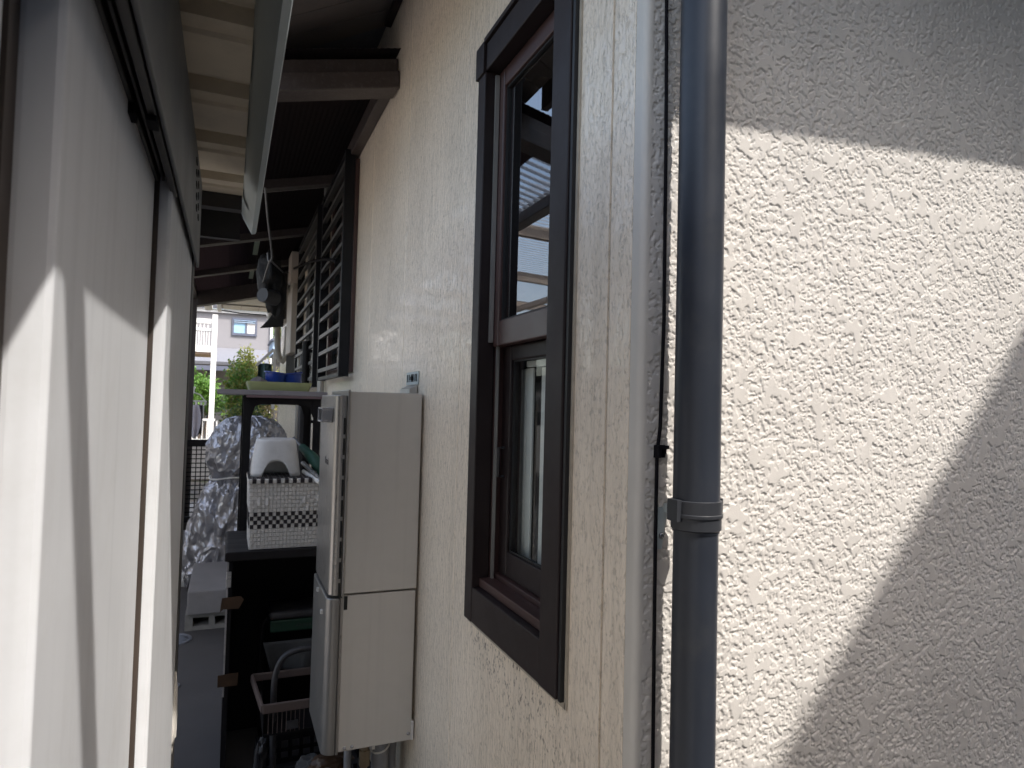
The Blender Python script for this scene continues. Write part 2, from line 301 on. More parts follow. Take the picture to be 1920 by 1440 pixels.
# ------------------------------------------------------------------ mesh builder
def soft(pts, k=3):
    pts = [Vector(p) for p in pts]
    for _ in range(k):
        q = [pts[0]]
        for a, c in zip(pts[:-1], pts[1:]): q += [a*.75+c*.25, a*.25+c*.75]
        pts = q+[pts[-1]]
    return pts
class MB:
    def __init__(s): s.v = []; s.f = []; s.m = []
    def add(s, vs, fs, m=0):
        o = len(s.v); s.v += [tuple(p) for p in vs]; s.f += [tuple(i+o for i in f) for f in fs]; s.m += [m]*len(fs); return s
    def box(s, x0, y0, z0, x1, y1, z1, m=0):
        x0, x1 = sorted((x0, x1)); y0, y1 = sorted((y0, y1)); z0, z1 = sorted((z0, z1))
        return s.add([(x0, y0, z0), (x1, y0, z0), (x1, y1, z0), (x0, y1, z0), (x0, y0, z1), (x1, y0, z1), (x1, y1, z1), (x0, y1, z1)],
                     [(3, 2, 1, 0), (4, 5, 6, 7), (0, 1, 5, 4), (1, 2, 6, 5), (2, 3, 7, 6), (3, 0, 4, 7)], m)
    def prism(s, poly, ax, a0, a1, m=0):
        def P(p, a):
            return {'X': (a, p[0], p[1]), 'Y': (p[0], a, p[1]), 'Z': (p[0], p[1], a)}[ax]
        n = len(poly)
        vs = [P(p, a0) for p in poly] + [P(p, a1) for p in poly]
        fs = [tuple(range(n)), tuple(range(2*n-1, n-1, -1))] + [(i, i+n, (i+1) % n+n, (i+1) % n) for i in range(n)]
        return s.add(vs, fs, m)
    def tube(s, pts, r, n=8, m=0, cap=True):
        pts = [Vector(p) for p in pts]; rs = r if isinstance(r, (list, tuple)) else [r]*len(pts)
        t0 = (pts[1]-pts[0]).normalized(); up = Vector((0, 0, 1)) if abs(t0.z) < .9 else Vector((1, 0, 0))
        a = t0.cross(up).normalized(); rings = []
        for i, p in enumerate(pts):
            t = (pts[min(i+1, len(pts)-1)]-pts[max(i-1, 0)]).normalized()
            a = (a - t*a.dot(t)).normalized(); b = t.cross(a)
            rings.append([p + (a*math.cos(2*PI*k/n)+b*math.sin(2*PI*k/n))*rs[i] for k in range(n)])
        vs = [q for R in rings for q in R]
        fs = [(i*n+k, i*n+(k+1) % n, (i+1)*n+(k+1) % n, (i+1)*n+k) for i in range(len(pts)-1) for k in range(n)]
        if cap: fs += [tuple(range(n-1, -1, -1)), tuple((len(pts)-1)*n+k for k in range(n))]
        return s.add(vs, fs, m)
    def bar(s, p, q, w, h, m=0, up=(0, 0, 1)):
        p, q = Vector(p), Vector(q); t = (q-p).normalized(); up = Vector(up)
        a = t.cross(up).normalized(); b = a.cross(t).normalized()
        c = [p+a*(sx*w/2)+b*(sz*h/2) for sx, sz in ((-1, -1), (1, -1), (1, 1), (-1, 1))]
        d = [x+(q-p) for x in c]
        return s.add(c+d, [(3, 2, 1, 0), (4, 5, 6, 7), (0, 1, 5, 4), (1, 2, 6, 5), (2, 3, 7, 6), (3, 0, 4, 7)], m)
    def lathe(s, c, prof, n=24, m=0, sx=1., sy=1.):
        vs = [(c[0]+r*math.cos(2*PI*k/n)*sx, c[1]+r*math.sin(2*PI*k/n)*sy, c[2]+z) for r, z in prof for k in range(n)]
        fs = [(i*n+k, i*n+(k+1) % n, (i+1)*n+(k+1) % n, (i+1)*n+k) for i in range(len(prof)-1) for k in range(n)]
        return s.add(vs, fs, m)
    def grid(s, P, nu, nv, m=0):
        vs = [P(i/(nu-1), j/(nv-1)) for j in range(nv) for i in range(nu)]
        return s.add(vs, [(j*nu+i, j*nu+i+1, (j+1)*nu+i+1, (j+1)*nu+i) for j in range(nv-1) for i in range(nu-1)], m)
    def mesh(s, name, mats, off=(0, 0, 0), smooth=None, fix=True):
        me = bpy.data.meshes.new(name)
        me.from_pydata([(x-off[0], y-off[1], z+H-off[2]) for x, y, z in s.v], [], s.f)
        for k in ([mats] if isinstance(mats, str) else mats): me.materials.append(MATS[k])
        me.polygons.foreach_set('material_index', s.m)
        if fix:
            bm = bmesh.new(); bm.from_mesh(me); bmesh.ops.recalc_face_normals(bm, faces=bm.faces); bm.to_mesh(me); bm.free()
        if smooth is not None:
            me.polygons.foreach_set('use_smooth', [True]*len(me.polygons))
            if smooth < 180: me.set_sharp_from_angle(angle=math.radians(smooth))
        me.update()
        return me

def wloc(o):
    v = Vector((0, 0, 0))
    while o is not None: v += o.location; o = o.parent
    return v
def link(name, me, parent=None, loc=(0, 0, 0)):
    o = bpy.data.objects.new(name, me); COL.objects.link(o); o.location = loc
    if parent is not None: o.parent = parent
    return o
def part(parent, name, mb, mats, smooth=None, bevel=0., seg=2, fix=True, kind=None, label=None):
    """one mesh object; vertices are given in eye-relative place coordinates"""
    off = wloc(parent) if parent is not None else (0, 0, 0)
    o = link(name, mb.mesh(name, mats, off, smooth, fix), parent)
    if bevel:
        b = o.modifiers.new('edge', 'BEVEL'); b.width = bevel; b.segments = seg; b.limit_method = 'ANGLE'; b.angle_limit = math.radians(40)
    if kind: o['kind'] = kind
    if label: o['label'] = label
    return o
def tag(o, label, cat, group=None, kind=None):
    o['label'] = label; o['category'] = cat
    if group: o['group'] = group
    if kind: o['kind'] = kind
    return o
def thing(name, loc, label, cat, group=None):
    o = link(name, None, None, (loc[0], loc[1], loc[2]+H)); o.empty_display_size = .1
    return tag(o, label, cat, group)
def struct(name, mb, mats, **kw):
    o = part(None, name, mb, mats, **kw); o['kind'] = 'structure'; return o
def copies(mesh_owner, name, parent, locs):
    out = []
    for l in locs:
        c = mesh_owner.copy(); COL.objects.link(c); c.parent = parent; c.location = Vector(l); c.name = name; out.append(c)
    return out
G = -H

# ------------------------------------------------------------------ noise
def perlin(x, y, seed=0):
    r = np.random.default_rng(seed); perm = r.permutation(512); ang = r.random(512)*2*np.pi
    gx, gy = np.cos(ang), np.sin(ang)
    xi, yi = np.floor(x).astype(int), np.floor(y).astype(int); xf, yf = x-xi, y-yi
    u, v = xf*xf*xf*(xf*(xf*6-15)+10), yf*yf*yf*(yf*(yf*6-15)+10)
    def g(i, j, a, b):
        h = perm[(perm[i & 511]+j) & 511]; return gx[h]*a+gy[h]*b
    n00, n10 = g(xi, yi, xf, yf), g(xi+1, yi, xf-1, yf)
    n01, n11 = g(xi, yi+1, xf, yf-1), g(xi+1, yi+1, xf-1, yf-1)
    return (n00*(1-u)+n10*u)*(1-v)+(n01*(1-u)+n11*u)*v

# ================================================================== SETTING
b = MB(); b.add([(-200, -200, G-.012), (200, -200, G-.012), (200, 300, G-.012), (-200, 300, G-.012)], [(0, 1, 2, 3)])
struct('ground', b, 'soil')
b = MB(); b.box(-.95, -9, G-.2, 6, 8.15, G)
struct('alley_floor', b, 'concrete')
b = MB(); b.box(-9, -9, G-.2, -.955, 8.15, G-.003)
struct('side_yard', b, 'paving_sunny')  # pale tone picked so the unseen yard bounces light onto the long wall
b = MB(); b.box(-6, 8.155, G-.2, 6, 10.4, G+.004)
struct('garden_path', b, 'paving_sunny')

# ================================================================== THE HOUSE
WX, FY, R_END = .58, .868, 9.0
house = thing('house', (WX, FY, G), 'beige rough rendered house whose long side wall runs down the dim alley', 'house')
JO = [.895, .966, 1.745, 2.41, 3.08, 4.46, 5.8, 7.2, R_END]
WY0, WY1, WZ0, WZ1 = 1.096, 1.609, -.53, .917          # opening of the tall window
for a, c in zip(JO[:-1], JO[1:]):
    b = MB(); g = .0022
    y0, y1 = a+g, c-g
    if a < 1.2 < c:
        o0, o1, p0, p1 = WY0+.03, WY1-.03, WZ0+.03, WZ1-.03
        b.box(WX, y0, G, WX+.02, o0, 1.70); b.box(WX, o1, G, WX+.02, y1, 1.70)
        b.box(WX, o0, G, WX+.02, o1, p0); b.box(WX, o0, p1, WX+.02, o1, 1.70)
    else: b.box(WX, y0, G, WX+.02, y1, 1.70)
    part(house, 'siding_panel', b, 'siding', bevel=0 if a < 1.2 < c else .003)
b = MB()
for a in JO[1:-1]: b.box(WX+.0035, a-.004, G, WX+.018, a+.004, 1.70)
part(house, 'joint_filler', b, 'caulk')
b = MB(); b.box(WX+.02, .90, G, WX+.05, 1.096, 1.7); b.box(WX+.02, 1.609, G, WX+.05, R_END, 1.7)
part(house, 'wall_core', b, 'interior')
# corner bead
pr = [(WX, .895)] + [(WX+.011-.011*math.cos(t), FY+.011-.011*math.sin(t)) for t in np.linspace(0, PI/2, 8)] + [(WX+.014, FY), (WX+.014, .895)]
b = MB(); b.prism(pr, 'Z', G, 1.7); part(house, 'corner_trim', b, 'trim_paint', smooth=50)

# front wall: real trowelled relief where it is in view
def relief(x, z):
    wx = x + .003*perlin(x*90, z*90, 5); wz = z + .003*perlin(x*90+40, z*90, 6)
    n = perlin(wx*34, wz*34, 1) + .7*perlin(wx*75, wz*75, 2) + .35*perlin(wx*160, wz*160, 3) + .5*perlin(wx*14, wz*14, 4)
    plat = np.clip((n-.16)/.05, 0, 1)                                  # trowel-flattened islands
    r = perlin(wx*88, wz*88, 7) + .75*perlin(wx*175, wz*175, 8) + .35*perlin(wx*330, wz*330, 9)
    lev = .12*perlin(wx*60, wz*60, 21)
    peb = np.clip((r+.10)/.11, 0, 1)*(.74+lev) + .10*np.clip(r, -.8, .8)     # pebbly render between them
    amt = .8+.3*np.clip(perlin(x*3.5, z*3.5, 31)*2, -1, 1)
    return np.maximum(plat, peb*(.8+.2*amt)) + .04*perlin(x*120, z*120, 10) + .5*perlin(x*2.2, z*2.2, 33)
x0, x1, z0, z1, st = WX+.0135, 1.60, -.76, .92, .0014
nx, nz = int((x1-x0)/st)+1, int((z1-z0)/st)+1
gx, gz = np.meshgrid(np.linspace(x0, x1, nx), np.linspace(z0, z1, nz))
hh = relief(gx, gz)
yy = FY+.0022 - .0020*hh
hl = wloc(house)
co = np.stack([gx-hl.x, yy-hl.y, gz+H-hl.z], -1).reshape(-1, 3)
idx = np.arange(nx*nz).reshape(nz, nx)
fc = np.stack([idx[:-1, :-1], idx[:-1, 1:], idx[1:, 1:], idx[1:, :-1]], -1).reshape(-1, 4)
me = bpy.data.meshes.new('front_wall')
me.vertices.add(len(co)); me.vertices.foreach_set('co', co.ravel().astype(np.float32))
me.loops.add(fc.size); me.loops.foreach_set('vertex_index', fc.ravel().astype(np.int32))
me.polygons.add(len(fc)); me.polygons.foreach_set('loop_start', np.arange(0, fc.size, 4, dtype=np.int32))
try: me.polygons.foreach_set('loop_total', np.full(len(fc), 4, dtype=np.int32))
except Exception: pass
me.polygons.foreach_set('use_smooth', np.ones(len(fc), dtype=bool))
me.update(calc_edges=True); me.validate()
me.materials.append(MATS['stucco'])
link('front_wall', me, house)
b = MB(); b.box(x0, FY+.0012, z1, 6, FY+.03, 1.7); b.box(x0, FY+.0012, G, 6, FY+.03, z0); b.box(x1, FY+.0012, z0, 6, FY+.03, z1); b.box(x0, FY+.02, z0, x1, FY+.04, z1)
part(house, 'front_wall_outer', b, 'stucco')
# eaves and roof
b = MB(); b.add([(.50, .177, 1.497), (6, .45, 1.50), (6, FY-.01, 1.50), (.50, FY-.01, 1.497), (.50, .177, 1.62), (6, .45, 1.65), (6, FY-.01, 1.72), (.50, FY-.01, 1.70)],
                [(0, 1, 2, 3), (4, 5, 6, 7), (0, 1, 5, 4), (1, 2, 6, 5), (2, 3, 7, 6), (3, 0, 4, 7)])
part(house, 'front_eave', b, 'beam_brown')
SL = .544
def sz(x): return 1.66-(WX-x)*SL
pl = .152; y = .60
b = MB(); b.prism([(.05, sz(.05)), (WX-.012, sz(WX-.012)), (WX-.012, sz(WX-.012)+.012), (.05, sz(.05)+.012)], 'Y', 0, pl-.006)
pm0 = None
while y < 2.75:
    if pm0 is None:
        pm0 = link('soffit_plank', b.mesh('soffit_plank', 'soffit_brown', (house.location.x, 0, house.location.z)), house, (0, y-house.location.y, 0))
    else: copies(pm0, 'soffit_plank', house, [(0, y-house.location.y, 0)])
    y += pl
b = MB(); b.prism([(.05, sz(.05)+.016), (WX+.02, sz(WX+.02)+.016), (5, 4.0), (5, 4.2), (.05, sz(.05)+.16)], 'Y', .60, R_END+.3)
part(house, 'roof', b, 'roof_tile')
b = MB(); b.box(WX-.03, .9, 1.612, WX-.002, 2.8, 1.632); part(house, 'soffit_trim', b, 'casing_dark')
b = MB(); b.box(.02, .6, sz(.05)-.10, .05, 2.55, sz(.05)+.15); part(house, 'fascia', b, 'beam_brown')  # made deeper to keep bright sky out of the upper pane
b = MB(); b.box(1.0, R_END, G, 1.1, 12.0, 1.6); b.box(WX+.02, R_END-.06, G, 1.1, R_END, 1.64); part(house, 'rear_wall', b, 'stucco')
# rear eave with ribbed and plain soffit, fascia and white gutter
EY = 12.0
def ex_(px_): return at(px_, 581, 'Y', EY).x
def ezz(py_): return at(440, py_, 'Y', EY).z
ZE = ezz(581)
ev = MB(); ev.box(ex_(409), 8.9, ZE+.012, 1.4, EY, ZE+.14)
eave = part(house, 'rear_eave', ev, 'meter_beige')
for k in range(6):
    b = MB(); xa_ = ex_(417)+.02+k*.05
    b.add([(ex_(417)+.01, 9.0+k*.38, ZE), (ex_(417)+.01, 9.0+k*.38+.36, ZE), (1.35, 9.0+k*.38+.36, ZE), (1.35, 9.0+k*.38, ZE), (ex_(417)+.01, 9.0+k*.38, ZE+.011), (ex_(417)+.01, 9.0+k*.38+.36, ZE+.011), (1.35, 9.0+k*.38+.36, ZE+.011), (1.35, 9.0+k*.38, ZE+.011)],
          [(0, 1, 2, 3), (4, 5, 6, 7), (0, 1, 5, 4), (1, 2, 6, 5), (2, 3, 7, 6), (3, 0, 4, 7)])
    part(eave, 'soffit_board', b, 'heater_body')
for k in range(5):
    b = MB(); b.box(ex_(419)+k*.27, EY-.60, ZE-.006, ex_(419)+k*.27+.262, EY-.02, ZE-.001); part(eave, 'end_board', b, 'heater_body')
b = MB(); b.box(ex_(409)-.005, 8.9, ZE-.05, ex_(409)+.055, EY+.02, ZE+.12); part(eave, 'fascia', b, 'white_paint')
g0, g1 = ex_(382), ex_(399)
b = MB(); b.prism([(g0, ZE+.04), (g0+.02, ZE-.035), (g0+.07, ZE-.045), (g1, ZE-.03), (g1, ZE+.07), (g1-.012, ZE+.07), (g1-.012, ZE-.01), (g0+.07, ZE-.025), (g0+.035, ZE-.02), (g0+.015, ZE+.045), (g0+.01, ZE+.10), (g0-.01, ZE+.10)], 'Y', 9.0, EY)
part(eave, 'gutter', b, 'white_paint')
b = MB(); b.tube([(ex_(412), EY+.02, ZE-.02), (ex_(450), EY+.03, ZE-.045), (ex_(500), EY+.02, ZE-.05)], .012, 6); part(eave, 'wire', b, 'gasket')

# the tall double-hung window -----------------------------------------------
C = .062
b = MB(); px0 = WX-.016
b.box(px0, WY0, WZ0, WX+.03, WY0+C+.012, WZ1); b.box(px0, WY1-C+.012, WZ0, WX+.03, WY1, WZ1)
b.box(px0+.002, WY0+C+.012, WZ0, WX+.03, WY1-C+.012, WZ0+.085); b.box(px0+.002, WY0+C+.012, WZ1-.07, WX+.03, WY1-C+.012, WZ1)
win = part(house, 'window', b, 'casing_dark', bevel=.003, label='tall narrow dark brown double-hung window nearest the house corner')
b = MB(); b.box(px0-.006, WY1-.05, WZ1-.075, WX-.001, WY1+.006, WZ1+.006); b.box(px0-.006, WY0-.004, WZ1-.0, WX-.001, WY1-.05, WZ1+.012)
part(win, 'head_cap', b, 'casing_dark', bevel=.002)
b = MB(); b.box(px0+.004, WY0-.012, WZ0, WX+.001, WY0-.003, WZ1); part(win, 'edge_strip', b, 'gasket')
b = MB(); b.box(WX-.004, WY0-.016, WZ0-.012, WX+.002, WY1+.004, WZ0-.001); b.box(WX-.004, WY0-.020, WZ0-.012, WX+.002, WY0-.0125, WZ1); part(win, 'caulk_line', b, 'caulk')
i0, i1, k0, k1 = WY0+C+.012, WY1-C+.012, WZ0+.085, WZ1-.07      # clear opening
b = MB()                                                       # reveal lining
b.box(WX+.031, i1, k0-.02, WX+.11, i1+.02, k1+.02); b.box(WX+.031, i0-.02, k0-.02, WX+.11, i0, k1+.02)
b.box(WX+.031, i0, k1, WX+.11, i1, k1+.02); b.box(WX+.031, i0, k0-.02, WX+.11, i1, k0)
part(win, 'reveal', b, 'sash_brown')
b = MB(); b.box(WX+.004, i0+.001, k0+.001, WX+.040, i1-.001, k0+.022); b.box(WX+.041, i0+.001, k0+.001, WX+.07, i1-.001, k0+.034); part(win, 'sill', b, 'sash_brown', bevel=.002)
def sash(name, x, z0, z1, w, wb, wt):
    b = MB(); y0, y1 = i0+.002, i1-.004
    b.box(x, y0, z0, x+.026, y0+w, z1); b.box(x, y1-w, z0, x+.026, y1, z1)
    b.box(x+.001, y0+w, z0, x+.025, y1-w, z0+wb); b.box(x+.001, y0+w, z1-wt, x+.025, y1-w, z1)
    s_ = part(win, name, b, 'sash_brown' if name == 'upper_sash' else 'casing_dark', bevel=.003)
    b = MB(); b.box(x-.004, y1-w+.001, z0+wb, x+.004, y1-w+.006, z1-wt) ; b.box(x+.006, y0+w-.004, z0+wb-.004, x+.010, y1-w+.004, z1-wt+.004)
    return y0+w, y1-w, z0+wb, z1-wt
u = sash('upper_sash', WX+.022, .150, k1-.001, .034, .062, .046)
l = sash('lower_sash', WX+.052, k0+.034, .150, .050, .06, .035)
for (a, c, d, e), x, gn in ((u, WX+.036, 'upper'), (l, WX+.066, 'lower')):
    b = MB(); b.box(x, a-.004, d-.004, x+.005, c+.004, e+.004); part(win, 'pane', b, 'glass' if gn == 'upper' else 'clear_glass')
    b = MB()
    for (p, q, r_, s_) in ((a, a+.004, d, e), (c-.004, c, d, e), (a+.004, c-.004, d, d+.004), (a+.004, c-.004, e-.004, e)): b.box(x-.006, p, r_, x-.0005, q, s_)
    part(win, 'glazing_bead', b, 'gasket')
b = MB(); b.box(WX+.030, i1-.018, k0+.02, WX+.036, i1-.008, .15); b.box(WX+.010, i1-.012, .16, WX+.020, i1-.004, k1-.01); part(win, 'side_track', b, 'frame_silver')
b = MB(); b.tube([(WX+.045, l[1]+.012, -.10), (WX+.030, l[1]+.010, -.10), (WX+.030, l[1]+.010, -.17), (WX+.045, l[1]+.012, -.17)], .004, 6); part(win, 'handle', b, 'gasket')
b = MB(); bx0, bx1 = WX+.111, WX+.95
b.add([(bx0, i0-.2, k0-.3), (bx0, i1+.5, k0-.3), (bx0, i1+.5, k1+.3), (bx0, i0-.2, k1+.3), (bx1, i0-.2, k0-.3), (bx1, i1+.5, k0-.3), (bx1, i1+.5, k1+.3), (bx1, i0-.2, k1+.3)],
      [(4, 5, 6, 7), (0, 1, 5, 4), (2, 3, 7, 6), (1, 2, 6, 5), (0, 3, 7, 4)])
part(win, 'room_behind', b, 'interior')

# inner panels added just behind the lower pane so that it reads pale
XI = WX+.098
zb_, zt_ = at(1000, 1062, 'X', XI).z, at(1000, 690, 'X', XI).z
ed_ = [at(p, 800, 'X', XI).y for p in (1062, 1009, 1000, 985, 955)]
for (ya, yb, xo_) in ((ed_[0], ed_[1], .006), (ed_[2], ed_[3], -.004), (ed_[3]+.002, ed_[4], .008)):
    b = MB(); b.box(XI+xo_, ya, zb_, XI+xo_+.006, yb, zt_); part(win, 'inner_panel', b, 'inner_white', bevel=.0015)
b = MB(); b.box(XI-.006, ed_[0], zt_+.003, XI+.008, ed_[3]-.01, zt_+.018); part(win, 'inner_rail', b, 'inner_white', bevel=.002)
b = MB(); b.box(XI-.002, ed_[0], zb_-.016, XI+.006, ed_[3], zb_-.002); part(win, 'inner_rail', b, 'inner_white', bevel=.002)
# windows behind the grilles
def back_window(y0, y1, z0, z1, dark=True):
    b = MB(); w = .035; x = WX-.022
    b.box(x, y0, z0, WX-.001, y0+w, z1); b.box(x, y1-w, z0, WX-.001, y1, z1); b.box(x+.002, y0+w, z0, WX-.001, y1-w, z0+w); b.box(x+.002, y0+w, z1-w, WX-.001, y1-w, z1)
    b.box(x+.003, (y0+y1)/2-.02, z0+w, WX-.002, (y0+y1)/2+.02, z1-w)
    f = part(house, 'window', b, 'frame_silver' if not dark else 'sash_brown', bevel=.002)
    b = MB(); b.box(WX-.010, y0+w, z0+w, WX-.004, y1-w, z1-w); part(f, 'pane', b, 'dark_glass')
back_window(3.47, 4.33, .16, 1.27); back_window(4.72, 5.75, .16, 1.27, False); back_window(6.3, 7.3, .0, 1.0, False)

# ================================================================== FIXTURES ON THE HOUSE
PX, PY, PR = .637, .80, .0338
dp = thing('downpipe', (PX, PY, G), 'thick dark grey rainwater downpipe standing in front of the sunlit stucco wall', 'drainpipe')
def ring(r, z0, z1, n=40): return [(r, z0), (r, z1)]
b = MB(); b.lathe((PX, PY, 0), [(PR-.003, 1.55), (PR, 1.55), (PR, -.175), (PR-.003, -.175)], 48); part(dp, 'upper_pipe', b, 'pipe_grey', smooth=40)
b = MB(); b.lathe((PX, PY, 0), [(PR-.0015, -.15), (PR-.0015, G+.002), (PR-.005, G+.002)], 48); part(dp, 'lower_pipe', b, 'pipe_grey', smooth=40)
b = MB(); b.lathe((PX, PY, 0), [(PR, -.128), (PR+.0032, -.129), (PR+.0032, -.147), (PR+.0045, -.148), (PR+.0045, -.152), (PR+.0025, -.153), (PR+.0025, -.170), (PR, -.172)], 48)
b.box(PX-PR-.009, PY-.012, -.158, PX-PR-.001, PY+.012, -.127); b.box(PX+PR+.001, PY-.010, -.156, PX+PR+.007, PY+.010, -.127)
part(dp, 'clamp_band', b, 'pipe_band', smooth=40)
br = MB(); bx = at(1240, 960, 'Y', FY).x
br.add([(bx-.010, FY-.004, -.150), (bx+.012, FY-.004, -.147), (bx+.004, FY-.004, -.178), (bx-.001, FY-.004, -.213), (bx-.011, FY-.004, -.213),
        (bx-.010, FY-.0005, -.150), (bx+.012, FY-.0005, -.147), (bx+.004, FY-.0005, -.178), (bx-.001, FY-.0005, -.213), (bx-.011, FY-.0005, -.213)],
       [(0, 1, 2, 3, 4), (9, 8, 7, 6, 5), (0, 1, 6, 5), (1, 2, 7, 6), (2, 3, 8, 7), (3, 4, 9, 8), (4, 0, 5, 9)])
br.bar((bx+.002, FY-.005, -.150), (PX-PR-.004, PY+.006, -.140), .003, .014)
o = part(dp, 'wall_bracket', br, 'galvanised')
b = MB(); b.lathe((0, 0, 0), [(0, .0), (.004, .0), (.0055, .002), (.0055, .0025)], 12)
b.v = [(x+bx-.002, FY-.0065+z, y-.193) for x, y, z in b.v]; part(o, 'screw', b, 'steel_tube', smooth=50)

pts = [at(1250, -30, 'Y', FY-.008), at(1250, 0, 'Y', FY-.008), at(1249, 250, 'Y', FY-.007), at(1245, 600, 'Y', FY-.007), at(1238, 800, 'Y', FY-.006), at(1232, 850, 'Y', FY-.006), at(1229, 1000, 'Y', FY-.006), at(1226, 1250, 'Y', FY-.007), at(1224, 1440, 'Y', FY-.007), at(1222, 1600, 'Y', FY-.007)]
b = MB(); b.tube([(p.x, p.y, p.z) for p in pts], .0030, 10)
tag(part(None, 'cable', b, 'black_rubber', smooth=60), 'thin black cable running down the corner left of the grey downpipe', 'cable')
cl = thing('cable_clip', (at(1235, 846, 'Y', FY).x, FY, -.062), 'small square black plastic clip holding the cable at the corner', 'clip')
cx, cz = at(1235, 846, 'Y', FY).x, at(1235, 846, 'Y', FY).z
b = MB(); b.box(cx-.010, FY-.004, cz-.010, cx+.010, FY-.0002, cz+.010); part(cl, 'base', b, 'black_rubber', bevel=.001)
b = MB(); b.box(cx-.010, FY-.014, cz-.0095, cx-.004, FY-.004, cz+.0095); b.box(cx+.004, FY-.010, cz-.004, cx+.008, FY-.004, cz+.0095); b.box(cx-.004, FY-.014, cz+.004, cx+.010, FY-.010, cz+.0095); part(cl, 'jaw', b, 'black_rubber', bevel=.001)

# ---- gas water heater
HY0, HY1, HX0, HX1, HZ0, HZ1, HS = 2.091, 2.45, .30, .572, -1.062, .036, -.588
wh = thing('water_heater', ((HX0+HX1)/2, (HY0+HY1)/2, HZ0), 'tall grey metal gas water heater box mounted low on the beige wall', 'water heater')
b = MB(); b.box(.345, HY0, HS+.003, HX1, HY1, HZ1); part(wh, 'upper_body', b, 'heater_body', bevel=.003)
b = MB(); b.box(.342, HY0+.003, HZ0, HX1-.002, HY1-.003, HS-.003); part(wh, 'lower_body', b, 'heater_body', bevel=.003)
def rr(x0, x1, y0, y1, r, n=6):
    P = []
    P += [(x1, y0), (x1, y1)]
    P += [(x0+r-r*math.sin(t), y1-r+r*math.cos(t)) for t in np.linspace(0, PI/2, n)]
    P += [(x0+r-r*math.cos(t), y0+r-r*math.sin(t)) for t in np.linspace(0, PI/2, n)]
    return P
b = MB(); b.prism(rr(HX0, .336, HY0+.004, HY1-.004, .022), 'Z', HS-.002, HZ1-.012); part(wh, 'upper_front', b, 'heater_front', smooth=35, bevel=.003)
b = MB(); b.box(.337, HY0-.0035, HS-.004, .345, HY1+.003, HZ1+.005); part(wh, 'front_flange', b, 'heater_front', bevel=.002)
b = MB(); b.prism(rr(HX0-.006, .334, HY0+.002, HY1-.002, .030, 8), 'Z', HZ0-.006, HS-.010); part(wh, 'lower_front', b, 'heater_lower', smooth=35, bevel=.003)
b = MB(); b.box(.335, HY0-.001, HZ0-.004, .3415, HY1+.001, HS-.008); part(wh, 'lower_flange', b, 'heater_front')
b = MB(); b.box(.3455, HY0+.001, HS-.045, .356, HY0+.02, HS-.004)
part(wh, 'latch_recess', b, 'slot_black')
slot = MB(); slot.box(-.0032, -.0008, -.0255, .0032, .0025, .0255)
sm = slot.mesh('vent_slot', 'slot_black', (0, 0, H)); w0 = wloc(wh)
for k in range(9):
    link('vent_slot', sm, wh, Vector((.330, HY0+.0036, -.072-k*.063+H))-w0)
sm2 = MB(); sm2.box(-.001, -.012, -.0035, .001, .012, .0035); sm2 = sm2.mesh('side_vent', 'steel_tube', (0, 0, H))
for k in range(6): link('side_vent', sm2, wh, Vector((.3145, HY0+.0125, -.36-k*.035+H))-w0)
ex = MB(); ey = HY0+.09
for (p, q, r_, s_) in ((ey-.05, ey+.05, -.022, -.016), (ey-.05, ey+.05, -.062, -.056), (ey-.05, ey-.044, -.056, -.022), (ey+.044, ey+.05, -.056, -.022)): ex.box(HX0-.035, p, r_, HX0-.001, q, s_)
exo = part(wh, 'exhaust_nozzle', ex, 'chrome', bevel=.002)
b = MB(); b.box(HX0-.004, ey-.043, -.055, HX0-.0012, ey+.043, -.023); part(exo, 'opening', b, 'slot_black')
cu = bpy.data.curves.new('brand_mark', 'FONT'); cu.body = 'Rinnai'; cu.size = .034; cu.extrude = .0003; cu.align_x = 'CENTER'
to = bpy.data.objects.new('brand_mark', cu); COL.objects.link(to)
dg = bpy.context.evaluated_depsgraph_get(); dg.update()
tm = bpy.data.meshes.new_from_object(to.evaluated_get(dg)); COL.objects.unlink(to); bpy.data.objects.remove(to)
tm.transform(Matrix(((0, 0, -1, 0), (-1, 0, 0, 0), (0, 1, 0, 0), (0, 0, 0, 1))))
tm.materials.append(MATS['ink_grey'])
link('brand_mark', tm, wh, Vector((HX0-.0009, HY0+.15, -.20+H))-w0)
scr = MB(); scr.lathe((0, 0, 0), [(0, .004), (.003, .0035), (.0055, .001), (.0055, 0)], 12); scr.v = [(x, -z, y) for x, y, z in scr.v]
scm = scr.mesh('screw', 'chrome', (0, 0, H), 50)
for (x, z) in ((.362, HZ0+.010), (.385, HZ0+.011), (.560, HZ0+.022)): link('screw', scm, wh, Vector((x, HY0+.003, z+H))-w0)
kn = MB(); kn.box(-.006, -.006, -.006, .0, .006, .006); knm = kn.mesh('front_knob', 'white_plastic', (0, 0, H))
for (y, z) in ((HY0+.20, HS-.03), (HY0+.09, HS-.07)): link('front_knob', knm, wh, Vector((HX0-.006, y, z+H))-w0)
b = MB(); b.box(HX1-.004, HY0-.002, HZ0+.002, HX1+.003, HY0+.02, HZ0+.06); part(wh, 'lower_tab', b, 'white_paint')
b = MB(); b.tube([(.50, 2.22, HZ0+.01), (.50, 2.22, -1.25), (.505, 2.23, G+.01)], .028, 14); b.tube([(.40, 2.25, HZ0+.01), (.40, 2.25, G+.01)], .012, 10); b.tube([(.545, 2.25, HZ0+.01), (.545, 2.26, G+.01)], .016, 10); part(wh, 'insulated_pipe', b, 'insulation', smooth=60)
